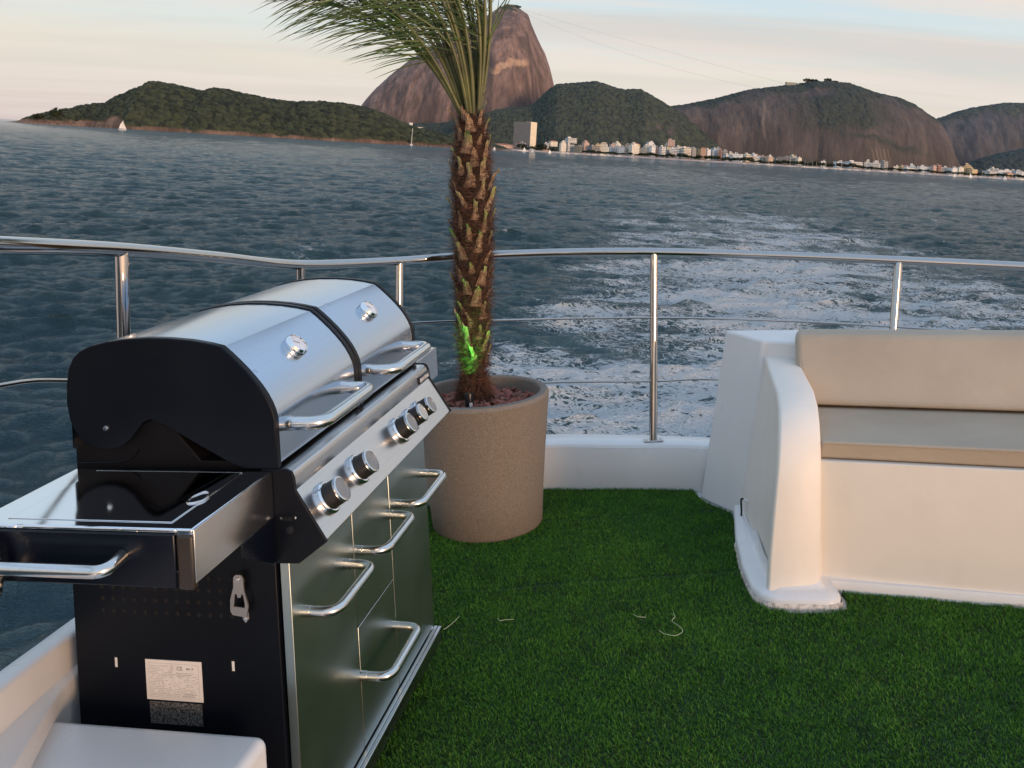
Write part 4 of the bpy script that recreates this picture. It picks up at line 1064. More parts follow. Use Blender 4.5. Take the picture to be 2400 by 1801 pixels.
# mountains behind everything on the shore strip
# shore plain: sea wall, beach and street level
GD = 1985.0
shp = [(x, 0) for x in range(1040, 2601, 40)]
m = MB(); secs = []
for px, _ in shp:
    x = shore_x(px, GD - 60) ; secs.append([(x, GD - 78, -.5), (x, GD - 74, .7), (x, GD - 60, 1.6), (x, GD - 56, 3.2), (x, GD + 400, 5.0)])
m.loft(secs)
k = N('beach_sand'); k.set(Roughness=.9); sz = k.new('ShaderNodeSeparateXYZ'); tc = k.new('ShaderNodeTexCoord'); k.link(tc.outputs['Object'], sz.inputs[0])
nz = k.noise(k.coord(scale=(.02, .02, .6)), 3, 6)
k.base(k.mix(k.math('GREATER_THAN', sz.outputs['Z'], 3.3), k.ramp(nz, [(.35, (.26, .19, .16)), (.65, (.50, .36, .29))]), (.05, .055, .035)))
tag(m.build('beach', k.m, None, smooth=0), kind='structure')
# rocky foot of the island shore
mb = MB(); r_ = random.Random(4)
for i in range(420):
    px = r_.uniform(52, 1060); x = shore_x(px, 1450); s = r_.uniform(1.0, 3.2) * (1.6 if px < 320 else .8)
    yy = 1500 - 47 + r_.uniform(-3, 3) - max(0, min(1, (px - 60) / 200)) * (38 if px < 800 else max(0, 38 - (px - 800) * .12)) * .6
    yy = 1452 + r_.uniform(-2, 3)
    vs = []
    for a in range(6):
        vs.append((x + s * cos(a) * r_.uniform(.7, 1.3), yy + s * .7 * sin(a), r_.uniform(-.5, 0)))
    vs += [(v[0] * .0 + x + (v[0] - x) * .55, yy + (v[1] - yy) * .6, s * r_.uniform(.3, .7)) for v in vs[:6]]
    mb.add(vs, [(0, 1, 2, 3, 4, 5)[::-1], (6, 7, 8, 9, 10, 11)] + [(q, (q + 1) % 6, 6 + (q + 1) % 6, 6 + q) for q in range(6)])
tag(mb.build('shore_rocks', plain('shore_rock', (.17, .11, .085), .9, var=.5, scale=.3), None, smooth=0), 'brown boulders along the waterline of the wooded island', 'rocks', kind='stuff')

# ==================================================================  THE TOWN ON THE SHORE
BM = {}
def bmat(col, style):
    key = (col, style)
    if key in BM: return BM[key]
    k = N('facade'); k.set(Roughness=.8)
    tc = k.new('ShaderNodeTexCoord'); sx = k.new('ShaderNodeSeparateXYZ'); k.link(tc.outputs['Object'], sx.inputs[0])
    h = k.math('ADD', sx.outputs['X'], sx.outputs['Y'])
    fx = {'w': 3.4, 'b': 40, 's': 2.2, 'g': 5.5}[style]; fz = {'w': 3.3, 'b': 3.6, 's': 2.9, 'g': 4.4}[style]
    u = k.math('FRACT', k.math('DIVIDE', h, fx)); v = k.math('FRACT', k.math('DIVIDE', sx.outputs['Z'], fz))
    wu_ = {'w': .45, 'b': .98, 's': .6, 'g': .5}[style]; wv_ = {'w': .45, 'b': .5, 's': .5, 'g': .5}[style]
    a = k.math('LESS_THAN', u, wu_); b = k.math('MULTIPLY', k.math('GREATER_THAN', v, .3), k.math('LESS_THAN', v, .3 + wv_))
    geo = k.new('ShaderNodeNewGeometry'); sn = k.new('ShaderNodeSeparateXYZ'); k.link(geo.outputs['Normal'], sn.inputs[0])
    side = k.math('LESS_THAN', k.math('ABSOLUTE', sn.outputs['Z']), .5)
    f = k.math('MULTIPLY', k.math('MULTIPLY', a, b), side)
    n = k.noise(k.coord(), .25, 4)
    c = k.ramp(n, [(.3, tuple(q * .82 for q in col)), (.7, col)])
    k.base(k.mix(k.math('MULTIPLY', f, .72), c, (.06, .06, .065)))
    BM[key] = k.m; return k.m
ROOFS = {'t': plain('roof_tile', (.30, .12, .08), .85, var=.3, scale=1), 'f': plain('roof_flat', (.34, .33, .31), .85, var=.3, scale=.6), 'n': plain('roof_teal', (.16, .20, .19), .8)}
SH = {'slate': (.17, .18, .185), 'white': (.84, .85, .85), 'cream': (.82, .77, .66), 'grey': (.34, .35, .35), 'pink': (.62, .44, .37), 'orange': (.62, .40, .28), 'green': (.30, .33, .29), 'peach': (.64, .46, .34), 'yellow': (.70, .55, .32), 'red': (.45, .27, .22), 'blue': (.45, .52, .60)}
def house(x0, x1, ytop, ybot, col, style, roof, label, dist=None, rz=.5, depth=None, cat='building', extra=None):
    D = dist or (GD - 30 + (hash_((x0 * 7.3) % 17) * 3 - 10))
    c = far((x0 + x1) / 2, 352 + .058 * ((x0 + x1) / 2 - 1200), D)
    w = (x1 - x0) / FPX * D; ht = far((x0 + x1) / 2, ytop, D).z; gz = 4.0 if ybot is None else far((x0 + x1) / 2, ybot, D).z - 3
    w = w / (cos(rz) + .55 * sin(abs(rz))) ; dp = depth or w * .55 + 4
    e = empty('apartment_building' if cat == 'building' else cat, label, cat, (c.x, D, gz - 1.5), rz, 'second row of buildings on the far shore' if 'second row' in label else 'buildings along the far shore')
    H = ht - gz + 1.5
    m = MB(); m.box(-w / 2, w / 2, -dp / 2, dp / 2, 0, H)
    if extra == 'step': m.box(-w / 2 + w * .25, w / 2 - w * .2, -dp / 2 + 1, dp / 2, H, H + 3.2)
    m.build('wall', bmat(SH[col], style), e, smooth=0)
    if style == 'b':
        n = int(H / 3.6)
        m = MB()
        for i in range(1, n + 1): m.box(-w / 2 - .5, w / 2 + .3, -dp / 2 - 1.1, -dp / 2 + .01, i * 3.6 - .2, i * 3.6 + .75)
        if m.v: m.build('balconies', bmat(SH[col], 'g'), e, smooth=0)
    if roof == 't':
        m = MB(); o_ = .8; rh = min(2.6, w * .16)
        m.add([(-w / 2 - o_, -dp / 2 - o_, H + .02), (w / 2 + o_, -dp / 2 - o_, H + .02), (w / 2 + o_, dp / 2 + o_, H + .02), (-w / 2 - o_, dp / 2 + o_, H + .02), (-w / 2 + dp * .4, 0, H + rh), (w / 2 - dp * .4, 0, H + rh)] if w > dp else
              [(-w / 2 - o_, -dp / 2 - o_, H + .02), (w / 2 + o_, -dp / 2 - o_, H + .02), (w / 2 + o_, dp / 2 + o_, H + .02), (-w / 2 - o_, dp / 2 + o_, H + .02), (-.3, 0, H + rh), (.3, 0, H + rh)], [(0, 1, 5, 4), (1, 2, 5), (2, 3, 4, 5), (3, 0, 4), (3, 2, 1, 0)])
        m.build('roof', ROOFS['t'], e, smooth=0)
    else:
        m = MB(); hz_ = H + (3.2 if extra == 'step' else 0)
        s_ = .45 if extra == 'step' else 1
        m.box(-w / 2 * s_ - .2, w / 2 * s_ + .2, -dp / 2 - .2 + (1.2 if extra == 'step' else 0), dp / 2 + .2, hz_, hz_ + .5); rq = m.build('roof', ROOFS[roof], e, smooth=0)
        m = MB(); q = w * .16; cx_ = w * (.22 if (x0 % 2) < 1 else -.2) * s_; m.box(cx_ - q, cx_ + q, -1.6, 2.2, hz_ + .5, hz_ + 3.1); m.build('roof_house', bmat(SH[col], 'g'), rq, smooth=0)
    return e
def hash_(v): return (sin(v * 12.9898) * 43758.5453) % 1.0
def ZA(x, y): return 1140 + x / 4.424, 260 + y / 4.424
def ZB(x, y): return 1600 + x / 5.53, 300 + y / 5.53
def ZC(x, y): return 2000 + x / 5.53, 320 + y / 5.53
T_ = [ # zoom, x0, x1, ytop, ybot, colour, style, roof, extra, label
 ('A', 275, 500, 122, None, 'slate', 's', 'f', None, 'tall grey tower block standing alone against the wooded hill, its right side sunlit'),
 ('A', 50, 290, 352, None, 'pink', 'w', 't', None, 'long pink palace with red tiled roof just right of the palm trunk'),
 ('A', 298, 345, 335, None, 'pink', 'w', 't', None, 'small pink house with tiled roof between the palace and the grey house'),
 ('A', 345, 402, 332, None, 'grey', 'w', 'f', None, 'dark grey narrow house right of the pink palace'),
 ('A', 565, 640, 392, None, 'orange', 'w', 't', None, 'low orange boathouse at the water right of the grey tower block'),
 ('A', 640, 730, 318, 350, 'cream', 'w', 't', None, 'cream house with gabled roof above the orange boathouse'),
 ('A', 598, 642, 338, 385, 'white', 'b', 'f', None, 'small white block with balconies directly above the orange boathouse'),
 ('A', 755, 820, 335, None, 'cream', 'w', 'f', 'step', 'cream stepped block, first tall one right of the gabled house'),
 ('A', 820, 905, 352, None, 'white', 'b', 'f', None, 'long low white block right of the cream stepped block'),
 ('A', 905, 988, 368, None, 'green', 'b', 'f', None, 'grey green block with long balconies left of the pink tower'),
 ('A', 988, 1058, 335, None, 'pink', 'w', 'f', 'step', 'pink tower with small turret on its roof behind the moored schooner'),
 ('A', 1058, 1170, 368, None, 'grey', 'b', 'f', None, 'wide grey block immediately right of the pink tower'),
 ('A', 1170, 1266, 375, None, 'cream', 'w', 'f', None, 'pale cream low block right of the wide grey block'),
 ('A', 1268, 1330, 345, 395, 'pink', 'w', 'f', None, 'pale pink block behind the trees left of the cream stepped tower'),
 ('A', 1316, 1386, 345, 400, 'cream', 'w', 'f', 'step', 'cream stepped tower rising above the round dark trees'),
 ('A', 1366, 1428, 375, None, 'blue', 'w', 'f', None, 'blue grey block right of the cream stepped tower'),
 ('A', 1428, 1478, 388, None, 'cream', 'b', 'f', None, 'small cream balcony block left of the tall sunlit cream block'),
 ('A', 1476, 1576, 358, None, 'cream', 'w', 'f', 'step', 'tall sunlit cream block with twin fronts above the beach'),
 ('A', 1576, 1640, 388, None, 'grey', 'w', 'f', None, 'plain grey block right of the twin cream block'),
 ('A', 1628, 1690, 358, None, 'cream', 's', 'f', None, 'slim cream block with terraces left of the grey and pink pair'),
 ('A', 1688, 1742, 372, None, 'white', 'w', 'f', None, 'white block behind the beach trees, left one of a pale pair'),
 ('A', 1742, 1792, 378, None, 'pink', 's', 'f', None, 'pinkish grey block, middle one of the row before the dark gap'),
 ('A', 1792, 1846, 372, None, 'white', 'b', 'f', None, 'white balcony block at the left edge of the dark gap in the row'),
 ('A', 1845, 1915, 342, 395, 'cream', 'b', 'f', None, 'cream stepped house climbing the hill foot above the beach'),
 ('A', 1872, 1945, 302, 350, 'pink', 'w', 'f', None, 'highest pink block on the slope above the beach row'),
 ('A', 1655, 1722, 325, 360, 'white', 'w', 'f', None, 'small white house high behind the slim cream block'),
 ('A', 812, 925, 285, 315, 'white', 'b', 'f', None, 'white modern villa alone in the woods above the shore row'),
 ('A', 1892, 2012, 392, None, 'white', 'b', 'f', None, 'long white balcony block at the right edge of the dark gap'),
 ('A', 2015, 2112, 385, None, 'cream', 'b', 'f', None, 'broad cream block with dark balconies behind the beach'),
 ('A', 2112, 2150, 392, None, 'white', 'w', 'f', None, 'slim white block wedged between two broad cream blocks'),
 ('B', 0, 92, 265, None, 'cream', 'b', 'f', None, 'cream block with bright balconies left of the grey pair'),
 ('B', 92, 160, 262, None, 'grey', 'w', 'f', None, 'grey white block with roof tank left of the orange block'),
 ('B', 160, 226, 290, None, 'yellow', 'w', 'f', None, 'short yellow block tucked against the orange block'),
 ('B', 226, 296, 262, None, 'orange', 'w', 't', None, 'orange block with tiled roof in the middle of the tall row'),
 ('B', 296, 350, 282, None, 'white', 'w', 'f', None, 'white block right of the orange tiled block'),
 ('B', 345, 455, 290, None, 'blue', 'w', 'f', 'step', 'large pale grey block near the right end of the tall row'),
 ('B', 455, 502, 293, None, 'red', 'b', 'f', None, 'slim block with red brown balconies ending the tall row'),
 ('B', 270, 352, 360, None, 'white', 'w', 'f', None, 'low white building in front of the large pale grey block'),
 ('B', 530, 622, 350, None, 'white', 'w', 'f', None, 'low white roof among the trees right of the tall row'),
 ('B', 650, 772, 340, None, 'white', 'w', 'f', None, 'white grey block left of the terraced cream block'),
 ('B', 770, 882, 362, None, 'cream', 'b', 'f', 'step', 'terraced cream block with long balconies facing the beach'),
 ('B', 880, 957, 340, 410, 'white', 's', 'f', None, 'white block behind the terraced cream block'),
 ('B', 918, 992, 405, None, 'cream', 'w', 'f', None, 'low cream annexe right of the terraced cream block'),
 ('B', 1000, 1080, 388, None, 'green', 'w', 'f', None, 'grey green low block left of the peach house'),
 ('B', 1080, 1162, 382, None, 'peach', 'w', 'f', None, 'peach coloured low house above the small marina'),
 ('B', 1220, 1400, 380, None, 'grey', 'b', 'f', None, 'long grey block with balconies left of the twin cream towers'),
 ('B', 1390, 1458, 362, None, 'cream', 'b', 'f', None, 'taller cream tower joined to the long grey block'),
 ('B', 1465, 1528, 390, None, 'cream', 'w', 'f', None, 'sunlit narrow cream tower at the right end of the long grey block'),
 ('B', 1785, 1850, 432, None, 'white', 'w', 'f', None, 'small pale house half hidden by trees behind the sailboat masts'),
 ('B', 1960, 2082, 440, None, 'white', 'w', 'f', None, 'low pale hall among dark trees left of the yacht club'),
 ('C', -100, 102, 332, None, 'white', 'b', 'f', None, 'white and red yacht club house at the waterfront'),
 ('C', 215, 350, 350, None, 'white', 'b', 'f', 'step', 'white hotel block right of the yacht club'),
 ('C', 350, 436, 325, None, 'grey', 'g', 'f', None, 'grey framed block attached to the white hotel'),
 ('C', 640, 785, 412, None, 'white', 'g', 'f', None, 'low white canopy building beneath the big rock face'),
 ('C', 850, 990, 392, None, 'white', 'w', 'f', None, 'long thin white building above the marina masts'),
 ('C', 1000, 1062, 385, None, 'pink', 'w', 'f', None, 'pale pink block left of the red brown one'),
 ('C', 1060, 1120, 375, None, 'red', 'b', 'f', None, 'red brown block with pale roof in the marina town'),
 ('C', 1120, 1212, 402, None, 'white', 'b', 'f', None, 'low white block right of the red brown one'),
 ('C', 1240, 1332, 412, None, 'white', 'w', 'f', None, 'white low block left of the cream corner block'),
 ('C', 1330, 1416, 405, None, 'cream', 'w', 'f', None, 'cream corner block left of the yellow terraced one'),
 ('C', 1415, 1530, 385, None, 'yellow', 'b', 'f', 'step', 'yellow terraced block, highest in the right hand town'),
 ('C', 1500, 1592, 430, None, 'yellow', 'w', 'f', None, 'low yellow house at the foot of the terraced block'),
 ('C', 1680, 1850, 448, None, 'white', 'b', 'f', None, 'long low white building between yellow terraces and the right end'),
 ('C', 1862, 2032, 440, None, 'white', 'w', 'f', None, 'broad white block behind the peach waterfront house'),
 ('C', 1950, 2052, 478, None, 'peach', 'w', 't', None, 'peach waterfront house near the right end of the shore'),
 ('C', 2050, 2168, 445, None, 'blue', 'g', 'f', None, 'pale blue grey block, last at the right end of the shore'),
]
for i, (zm, x0, x1, yt, yb, col, st_, rf, ex, lb) in enumerate(T_):
    f = {'A': ZA, 'B': ZB, 'C': ZC}[zm]; a = f(x0, yt); b = f(x1, yt if yb is None else yb)
    house(a[0], b[0], a[1], None if yb is None else b[1], col, st_, rf, lb, dist=(1990 + (i * 37 % 11) * 2.2 if yb is None else 2150 + (i % 3) * 3) if i else 2035, rz=-.5 if i == 0 else (.28 + .2 * hash_(i)) * (1 if i % 3 else -1), extra=ex)
rb = random.Random(44)
px = 1395.0
while px < 2385:
    wv = rb.uniform(9, 19); ok_ = (px < 1835) or (px > 1995 and rb.random() < .7)
    if ok_:
        base = 352 + .058 * (px - 1200)
        up = rb.uniform(18, 30) if px < 1700 else rb.uniform(12, 20)
        house(px, px + wv, base - up, None, rb.choice(('white', 'white', 'cream', 'cream', 'pink', 'grey', 'yellow')), rb.choice(('w', 'b', 's', 'w')), rb.choice(('f', 'f', 't')), 'pale block in the crowded second row behind the beach front buildings', dist=2040 + rb.uniform(-6, 14), rz=(.28 + .2 * rb.random()) * (1 if rb.random() > .35 else -1), extra='step' if rb.random() < .3 else None)
    px += wv * rb.uniform(.75, 1.25)
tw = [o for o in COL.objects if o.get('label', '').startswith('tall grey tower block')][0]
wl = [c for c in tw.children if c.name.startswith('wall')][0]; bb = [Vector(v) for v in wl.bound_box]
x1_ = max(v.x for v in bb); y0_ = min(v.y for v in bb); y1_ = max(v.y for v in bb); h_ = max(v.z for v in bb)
m = MB(); m.box(x1_ + .05, x1_ + .8, y0_ - .4, y1_ + .4, 0, h_ + 1.5); m.build('sunlit_end_wall', plain('end_wall_cream', (.80, .70, .52), .8, scale=.2), tw, smooth=0)  # cream slab paints sunlit brightness onto the tower's right side
# small white houses on the saddle and cable-car station, watch tower
def small(name, px, py, w, h, col, label, dist, cat):
    c = far(px, py, dist); e = empty(name, label, cat, (c.x, dist, c.z), .3); m = MB(); m.box(-w / 2, w / 2, -3, 3, -4, h); m.build('wall', bmat(SH[col], 'w'), e, smooth=0)
    m = MB(); m.box(-w / 2 - .6, w / 2 + .6, -3.6, 3.6, h, h + .9); m.build('roof', ROOFS['f'], e, smooth=0); return e
small('hillside_house', 963, 291, 9, 3.0, 'white', 'tiny white house nearest the flagpole on the wooded saddle', 2400, 'house')
small('hillside_house', 984, 301, 15, 2.4, 'white', 'long low white house on the saddle right of the flagpole', 2400, 'house')
small('hillside_house', 1004, 308, 8, 2.0, 'cream', 'small cream house below the long white one on the saddle', 2400, 'house')
small('cable_car_station', 1855, 201, 36, 7.5, 'green', 'flat greenish station building at the cable end on the dome summit', 2505, 'building')
small('summit_house', 1918, 198, 26, 4.5, 'white', 'white tent-roofed pavilion among the trees on the dome summit', 2508, 'house')
small('peak_station', 1198, 17, 40, 7, 'green', 'small building on the very top of the granite peak', 2790, 'building')
c = far(456, 311, 1447); e = empty('watch_tower', 'small square stone watch tower at the waterline of the island', 'tower', (c.x, 1447, 0))
m = MB(); m.box(-2.4, 2.4, -2.4, 2.4, 0, 7.2); m.build('shaft', bmat(SH['pink'], 'g'), e, smooth=0); m = MB(); m.box(-2.9, 2.9, -2.9, 2.9, 7.2, 8.0); m.build('parapet', bmat(SH['pink'], 'g'), e, smooth=0)
c = far(964, 340, 1450); e = empty('flagpole', 'tall white mast standing on the low shore left of the palm trunk', 'mast', (c.x, 1450, .5))
m = MB(); m.tube([(0, 0, 0), (.6, 0, 27)], [.55, .35], 8); m.build('pole', M['white_spot'], e); m = MB(); m.box(-2, 2, -1.5, 1.5, -1, 1.6); m.build('base', M['white_spot'], e, smooth=0)
# cables between the peak and the dome
for i, (p0, p1, p2, lb) in enumerate((((1222, 22), (1500, 103), (1840, 197), 'upper cable running down from the peak to the dome station'), ((1240, 36), (1500, 136), (1776, 207), 'lower cable running down from the peak to the dome'))):
    a = far(*p0, 2790); c = far(*p2, 2490); b = far(*p1, 2650); m = MB(); P = []
    for k_ in range(31):
        t = k_ / 30; P.append((1 - t) ** 2 * a + 2 * t * (1 - t) * (b * 2 - (a + c) * .5) + t * t * c)
    m.tube(P, .15, 5); tag(m.build('aerial_cable', plain('cable_grey_%d' % i, (.16, .15, .15), .7), None, smooth=60), lb, 'cable')

# trees along the shore and the lone trees of the island
lf_dark = N('shore_foliage'); lf_dark.set(Roughness=.9)
lf_dark.base(lf_dark.ramp(lf_dark.noise(lf_dark.coord(), .6, 5), [(.3, (.010, .018, .012)), (.7, (.045, .058, .032))])); lf_dark.b.inputs['Specular IOR Level'].default_value = .1
bark_far = plain('far_bark', (.07, .05, .04), .9)
def tree_mesh(seed):
    r = random.Random(seed); m = MB()
    for j in range(330):
        a = r.uniform(0, 2 * pi); rr2 = sqrt(r.random()); zz = r.uniform(-1, 1)
        p = Vector((rr2 * cos(a) * 1.0, rr2 * sin(a), .62 + .36 * zz * sqrt(max(0, 1 - rr2 * rr2)))) * 1.0
        s = r.uniform(.06, .15); nn_ = Vector((r.gauss(0, 1), r.gauss(0, 1), r.gauss(.6, 1))).normalized(); u_ = nn_.orthogonal().normalized(); v_ = nn_.cross(u_)
        m.add([p + (u_ * cos(q) + v_ * sin(q)) * s * r.uniform(.6, 1.1) for q in (0, 1.3, 2.5, 3.8, 5.1)], [(0, 1, 2, 3, 4)])
    return m
crowns = []
t0 = None
def shore_tree(px, dist, w, h, i, label, group):
    global crowns
    x = shore_x(px, dist)
    e = empty('shore_tree', label, 'tree', (x, dist, 3.2 if dist > 1900 else 0), 0, group)
    if len(crowns) < 4:
        c_ = tree_mesh(len(crowns)).build('crown', lf_dark.m, e, smooth=0); crowns.append(c_)
        mt = MB(); mt.tube([(0, 0, 0), (.02, .01, .3), (0, 0, .6)], [.06, .045, .02], 6); mt.tube([(0, 0, .3), (.3, .1, .55)], [.03, .015], 5); mt.tube([(0, 0, .32), (-.28, -.1, .58)], [.03, .015], 5); c_['tr'] = 1
        tk = mt.build('trunk', bark_far, e); c_['tk'] = tk.name
    else:
        s_ = crowns[i % 4]; c_ = s_.copy(); COL.objects.link(c_); c_.parent = e; tk = COL.objects[s_['tk']].copy(); COL.objects.link(tk); tk.parent = e
    e.scale = (w, w, h); e.rotation_euler[2] = i * 1.7
    return e
r_ = random.Random(9); i = 0
px = 1232
GRP = 'row of dark trees along the far beach'
while px < 2398:
    dens = 1 if not (1300 < px < 1370) else 0
    if dens:
        shore_tree(px, GD - 42 + r_.uniform(-6, 6), r_.uniform(5.5, 10), r_.uniform(6, 11) * (1.15 if 1520 < px < 1760 or 1830 < px < 2000 else .8), i, 'dark rounded tree in the row between the beach and the town', GRP); i += 1
    px += r_.uniform(7, 17)
for px, w, h, lb in ((88, 8, 13, 'broad dark tree nearest the tip of the island'), (130, 8.5, 20, 'umbrella shaped tree standing above the slope near the island tip'), (1268, 13, 15, 'big round tree at the foot of the grey tower block'), (1222, 11, 13, 'bushy tree covering the base of the grey tower block')):
    e = shore_tree(px, 1462 if px < 200 else 1978, w, h, i, lb, None); i += 1
    if px < 200: e.location.z = 4 if px < 100 else 8

for q, (px, w_, h_) in enumerate(((1880, 9, 9), (1893, 13, 14), (1908, 12, 11), (1940, 10, 13), (1955, 12, 9), (1972, 11, 8), (1985, 12, 9), (1868, 9, 7))):
    e = shore_tree(px, 2512, w_, h_, i, 'dark tree on the flat summit of the broad granite dome', 'trees on the dome summit'); i += 1
    e.location = far(px, float(np.interp(px, [p[0] for p in DOME], [p[1] for p in DOME])), 2512); e.location.z -= 2.5
for q, (px, py, w_) in enumerate(((1192, 17, 16), (1210, 18, 15), (1178, 21, 12))):
    e = shore_tree(px, 2790, w_, 11, i, 'tree on the very top of the tall granite peak', 'trees on the peak summit'); i += 1
    e.location = far(px, py, 2790); e.location.z -= 4
# boats
hullw = plain('boat_white', (.75, .73, .70), .4); hulld = plain('boat_dark', (.05, .05, .07), .5); sailm = plain('sail', (.80, .78, .74), .7); mastm = plain('mast_alloy', (.55, .52, .48), .4); cabm = plain('cabin_glass', (.08, .09, .10), .3)
def hull(L_, W_, H_):
    m = MB(); secs = []
    for i in range(9):
        t = i / 8; w = W_ / 2 * (1 - max(0, (t - .45) / .55) ** 2.2); x = -L_ / 2 + L_ * t; s = H_ * (1 + .35 * t * t)
        secs.append([(x, -w, s), (x, -w * .85, s * .35), (x, 0, -.3), (x, w * .85, s * .35), (x, w, s)])
    m.loft(secs); m.loft([[c[0], c[4]] for c in secs]); m.add(secs[0], [(0, 1, 2, 3, 4)]); return m
def sailing(px, py, dist, L_, label, heading, scale=1.0, heel=.12):
    x = far(px, py, dist).x; e = empty('sailing_boat', label, 'sailboat', (x, dist, 0), heading, None)
    e.rotation_euler = (heel, 0, heading)
    hull(L_, L_ * .3, L_ * .11).build('hull', hullw, e, smooth=40)
    m = MB(); m.tube([(L_ * .1, 0, 0), (L_ * .1, 0, L_ * 1.35)], .07 * L_ / 6, 6); m.build('mast', mastm, e)
    m = MB(); a = Vector((L_ * .08, 0, L_ * .16)); b = Vector((L_ * .08, 0, L_ * 1.3)); c = Vector((-L_ * .45, L_ * .08, L_ * .2)); P = []
    for i in range(7):
        t = i / 6; p0 = a.lerp(b, t); p1 = c.lerp(b, t) + Vector((-L_ * .10 * sin(pi * t), 0, 0)); P.append([p0.lerp(p1, s / 4) + Vector((0, L_ * .05 * sin(pi * s / 4), 0)) for s in range(5)])
    m.loft(P); m.build('mainsail', sailm, e, smooth=40)
    m = MB(); a = Vector((L_ * .48, 0, L_ * .15)); b = Vector((L_ * .1, 0, L_ * 1.1)); c = Vector((L_ * .05, L_ * .07, L_ * .2)); P = []
    for i in range(7):
        t = i / 6; P.append([a.lerp(b, t).lerp(c.lerp(b, t), s / 4) + Vector((0, L_ * .04 * sin(pi * s / 4), 0)) for s in range(5)])
    m.loft(P); m.build('jib', sailm, e, smooth=40); return e
sailing(287, 303, 1080, 8.6, 'white sailing boat passing the bare cliff of the island', .25)
for px, py, L_, lb in ((1158, 357, 6.5, 'small white sail in front of the pink palace'), (1228, 365, 8.5, 'left small white sail of the pair below the grey tower block'), (1247, 366, 7, 'right small white sail of the pair below the grey tower block'), (1288, 368, 7, 'small white sail leaning below the orange boathouse'),
                       (2237, 421, 6.5, 'small white sail in front of the white low block of the right town'), (2275, 424, 8, 'leaning white sail below the yellow terraced block'), (2355, 428, 7.5, 'small white sail in front of the peach waterfront house')):
    sailing(px, py, 1420 + hash_(px) * 60, L_ * .72, lb, 2.6 + hash_(px) * .9, heel=.22)
def moored_motor():
    e = empty('moored_motorboat', 'small white motor boat moored off the far beach', 'motorboat', (0, 0, 0), 0, 'white boats moored off the far beach')
    hull(10, 3.2, 1.2).build('hull', hullw, e, smooth=40)
    m = MB(); m.hexa([(-3, -1.1, 1.1), (2, -1.1, 1.2), (2, 1.1, 1.2), (-3, 1.1, 1.1)], [(-2.8, -1, 2.5), (.8, -1, 2.5), (.8, 1, 2.5), (-2.8, 1, 2.5)]); m.build('cabin', hullw, e, smooth=0)
    m = MB(); m.box(-2.2, 1.0, -1.14, -1.08, 1.6, 2.1); m.box(-2.2, 1.0, 1.08, 1.14, 1.6, 2.1); m.build('window_band', cabm, e, smooth=0); return e
def moored_sail():
    e = empty('moored_sailboat', 'white sailboat moored off the far beach with bare mast', 'sailboat', (0, 0, 0), 0, 'bare-masted sailboats moored off the far beach')
    hull(11, 3.2, 1.2).build('hull', hullw, e, smooth=40)
    m = MB(); m.hexa([(-2, -.8, 1.1), (2.4, -.8, 1.2), (2.4, .8, 1.2), (-2, .8, 1.1)], [(-1.8, -.6, 1.7), (1.6, -.6, 1.7), (1.6, .6, 1.7), (-1.8, .6, 1.7)]); m.build('cabin', hullw, e, smooth=0)
    m = MB(); m.tube([(1, 0, 1), (1, 0, 14.5)], .17, 6); m.build('mast', mastm, e); m = MB(); m.tube([(1, 0, 2.3), (-3.6, 0, 2.2)], .2, 6); m.build('boom', sailm, e); return e
def copy_tree(o):
    c = o.copy(); COL.objects.link(c)
    for ch in o.children:
        d = ch.copy(); COL.objects.link(d); d.parent = c
        for g_ in ch.children:
            h_ = g_.copy(); COL.objects.link(h_); h_.parent = d
    return c
MO = [1168, 1190, 1232, 1320, 1350, 1378, 1394, 1412, 1425, 1450, 1481, 1645, 1745, 1775, 1805, 1862, 1955, 1990, 2010, 2034, 2065, 2075, 2118, 2160, 2195, 2240, 2285, 2305, 2325, 2340, 2382, 2395]
MS = [1330, 1219, 1800, 1850, 1885, 1892, 1903, 1912, 1932, 1935, 1970, 1972, 2078, 2162, 2178, 2228, 2265, 2300, 2068, 2250, 2115]
pr = moored_motor()
for i, px in enumerate(MO):
    o = pr if i == 0 else copy_tree(pr); D = 1800 + 60 * hash_(px * 1.3); o.location = (shore_x(px, D), D, .1); o.rotation_euler = (0, 0, (hash_(px) - .5) * 1.0 + (pi if i % 3 == 0 else 0)); s = .7 + .7 * hash_(px * 3.1); o.scale = (s, s, s)
pr = moored_sail()
for i, px in enumerate(MS):
    o = pr if i == 0 else copy_tree(pr); D = 1810 + 60 * hash_(px * 1.7); o.location = (shore_x(px, D), D, .1); o.rotation_euler = (0, 0, (hash_(px) - .5) * 1.0); s = .75 + .35 * hash_(px * 2.1); o.scale = (s, s, s)

# ==================================================================  LIGHT
SUN_AZ, SUN_EL = radians(180 - 34), radians(7.5)          # azimuth clockwise from the view direction (+Y)
sdir = Vector((sin(SUN_AZ) * cos(SUN_EL), cos(SUN_AZ) * cos(SUN_EL), sin(SUN_EL)))
sl = bpy.data.lights.new('sun', 'SUN'); sl.energy = 2.4; sl.angle = radians(14); sl.color = (1.0, .63, .38)
so = bpy.data.objects.new('sun', sl); COL.objects.link(so); so.rotation_euler = (-sdir).to_track_quat('-Z', 'Y').to_euler()
w = bpy.data.worlds.new('World'); S.world = w; w.use_nodes = True; nt = w.node_tree; nd_ = nt.nodes; lk = nt.links
bg = nd_['Background']; bg.inputs['Strength'].default_value = 1.0
sky = nd_.new('ShaderNodeTexSky'); sky.sky_type = 'NISHITA'; sky.sun_disc = False; sky.sun_elevation = SUN_EL; sky.sun_rotation = SUN_AZ; sky.air_density = 1.2; sky.dust_density = 2.0
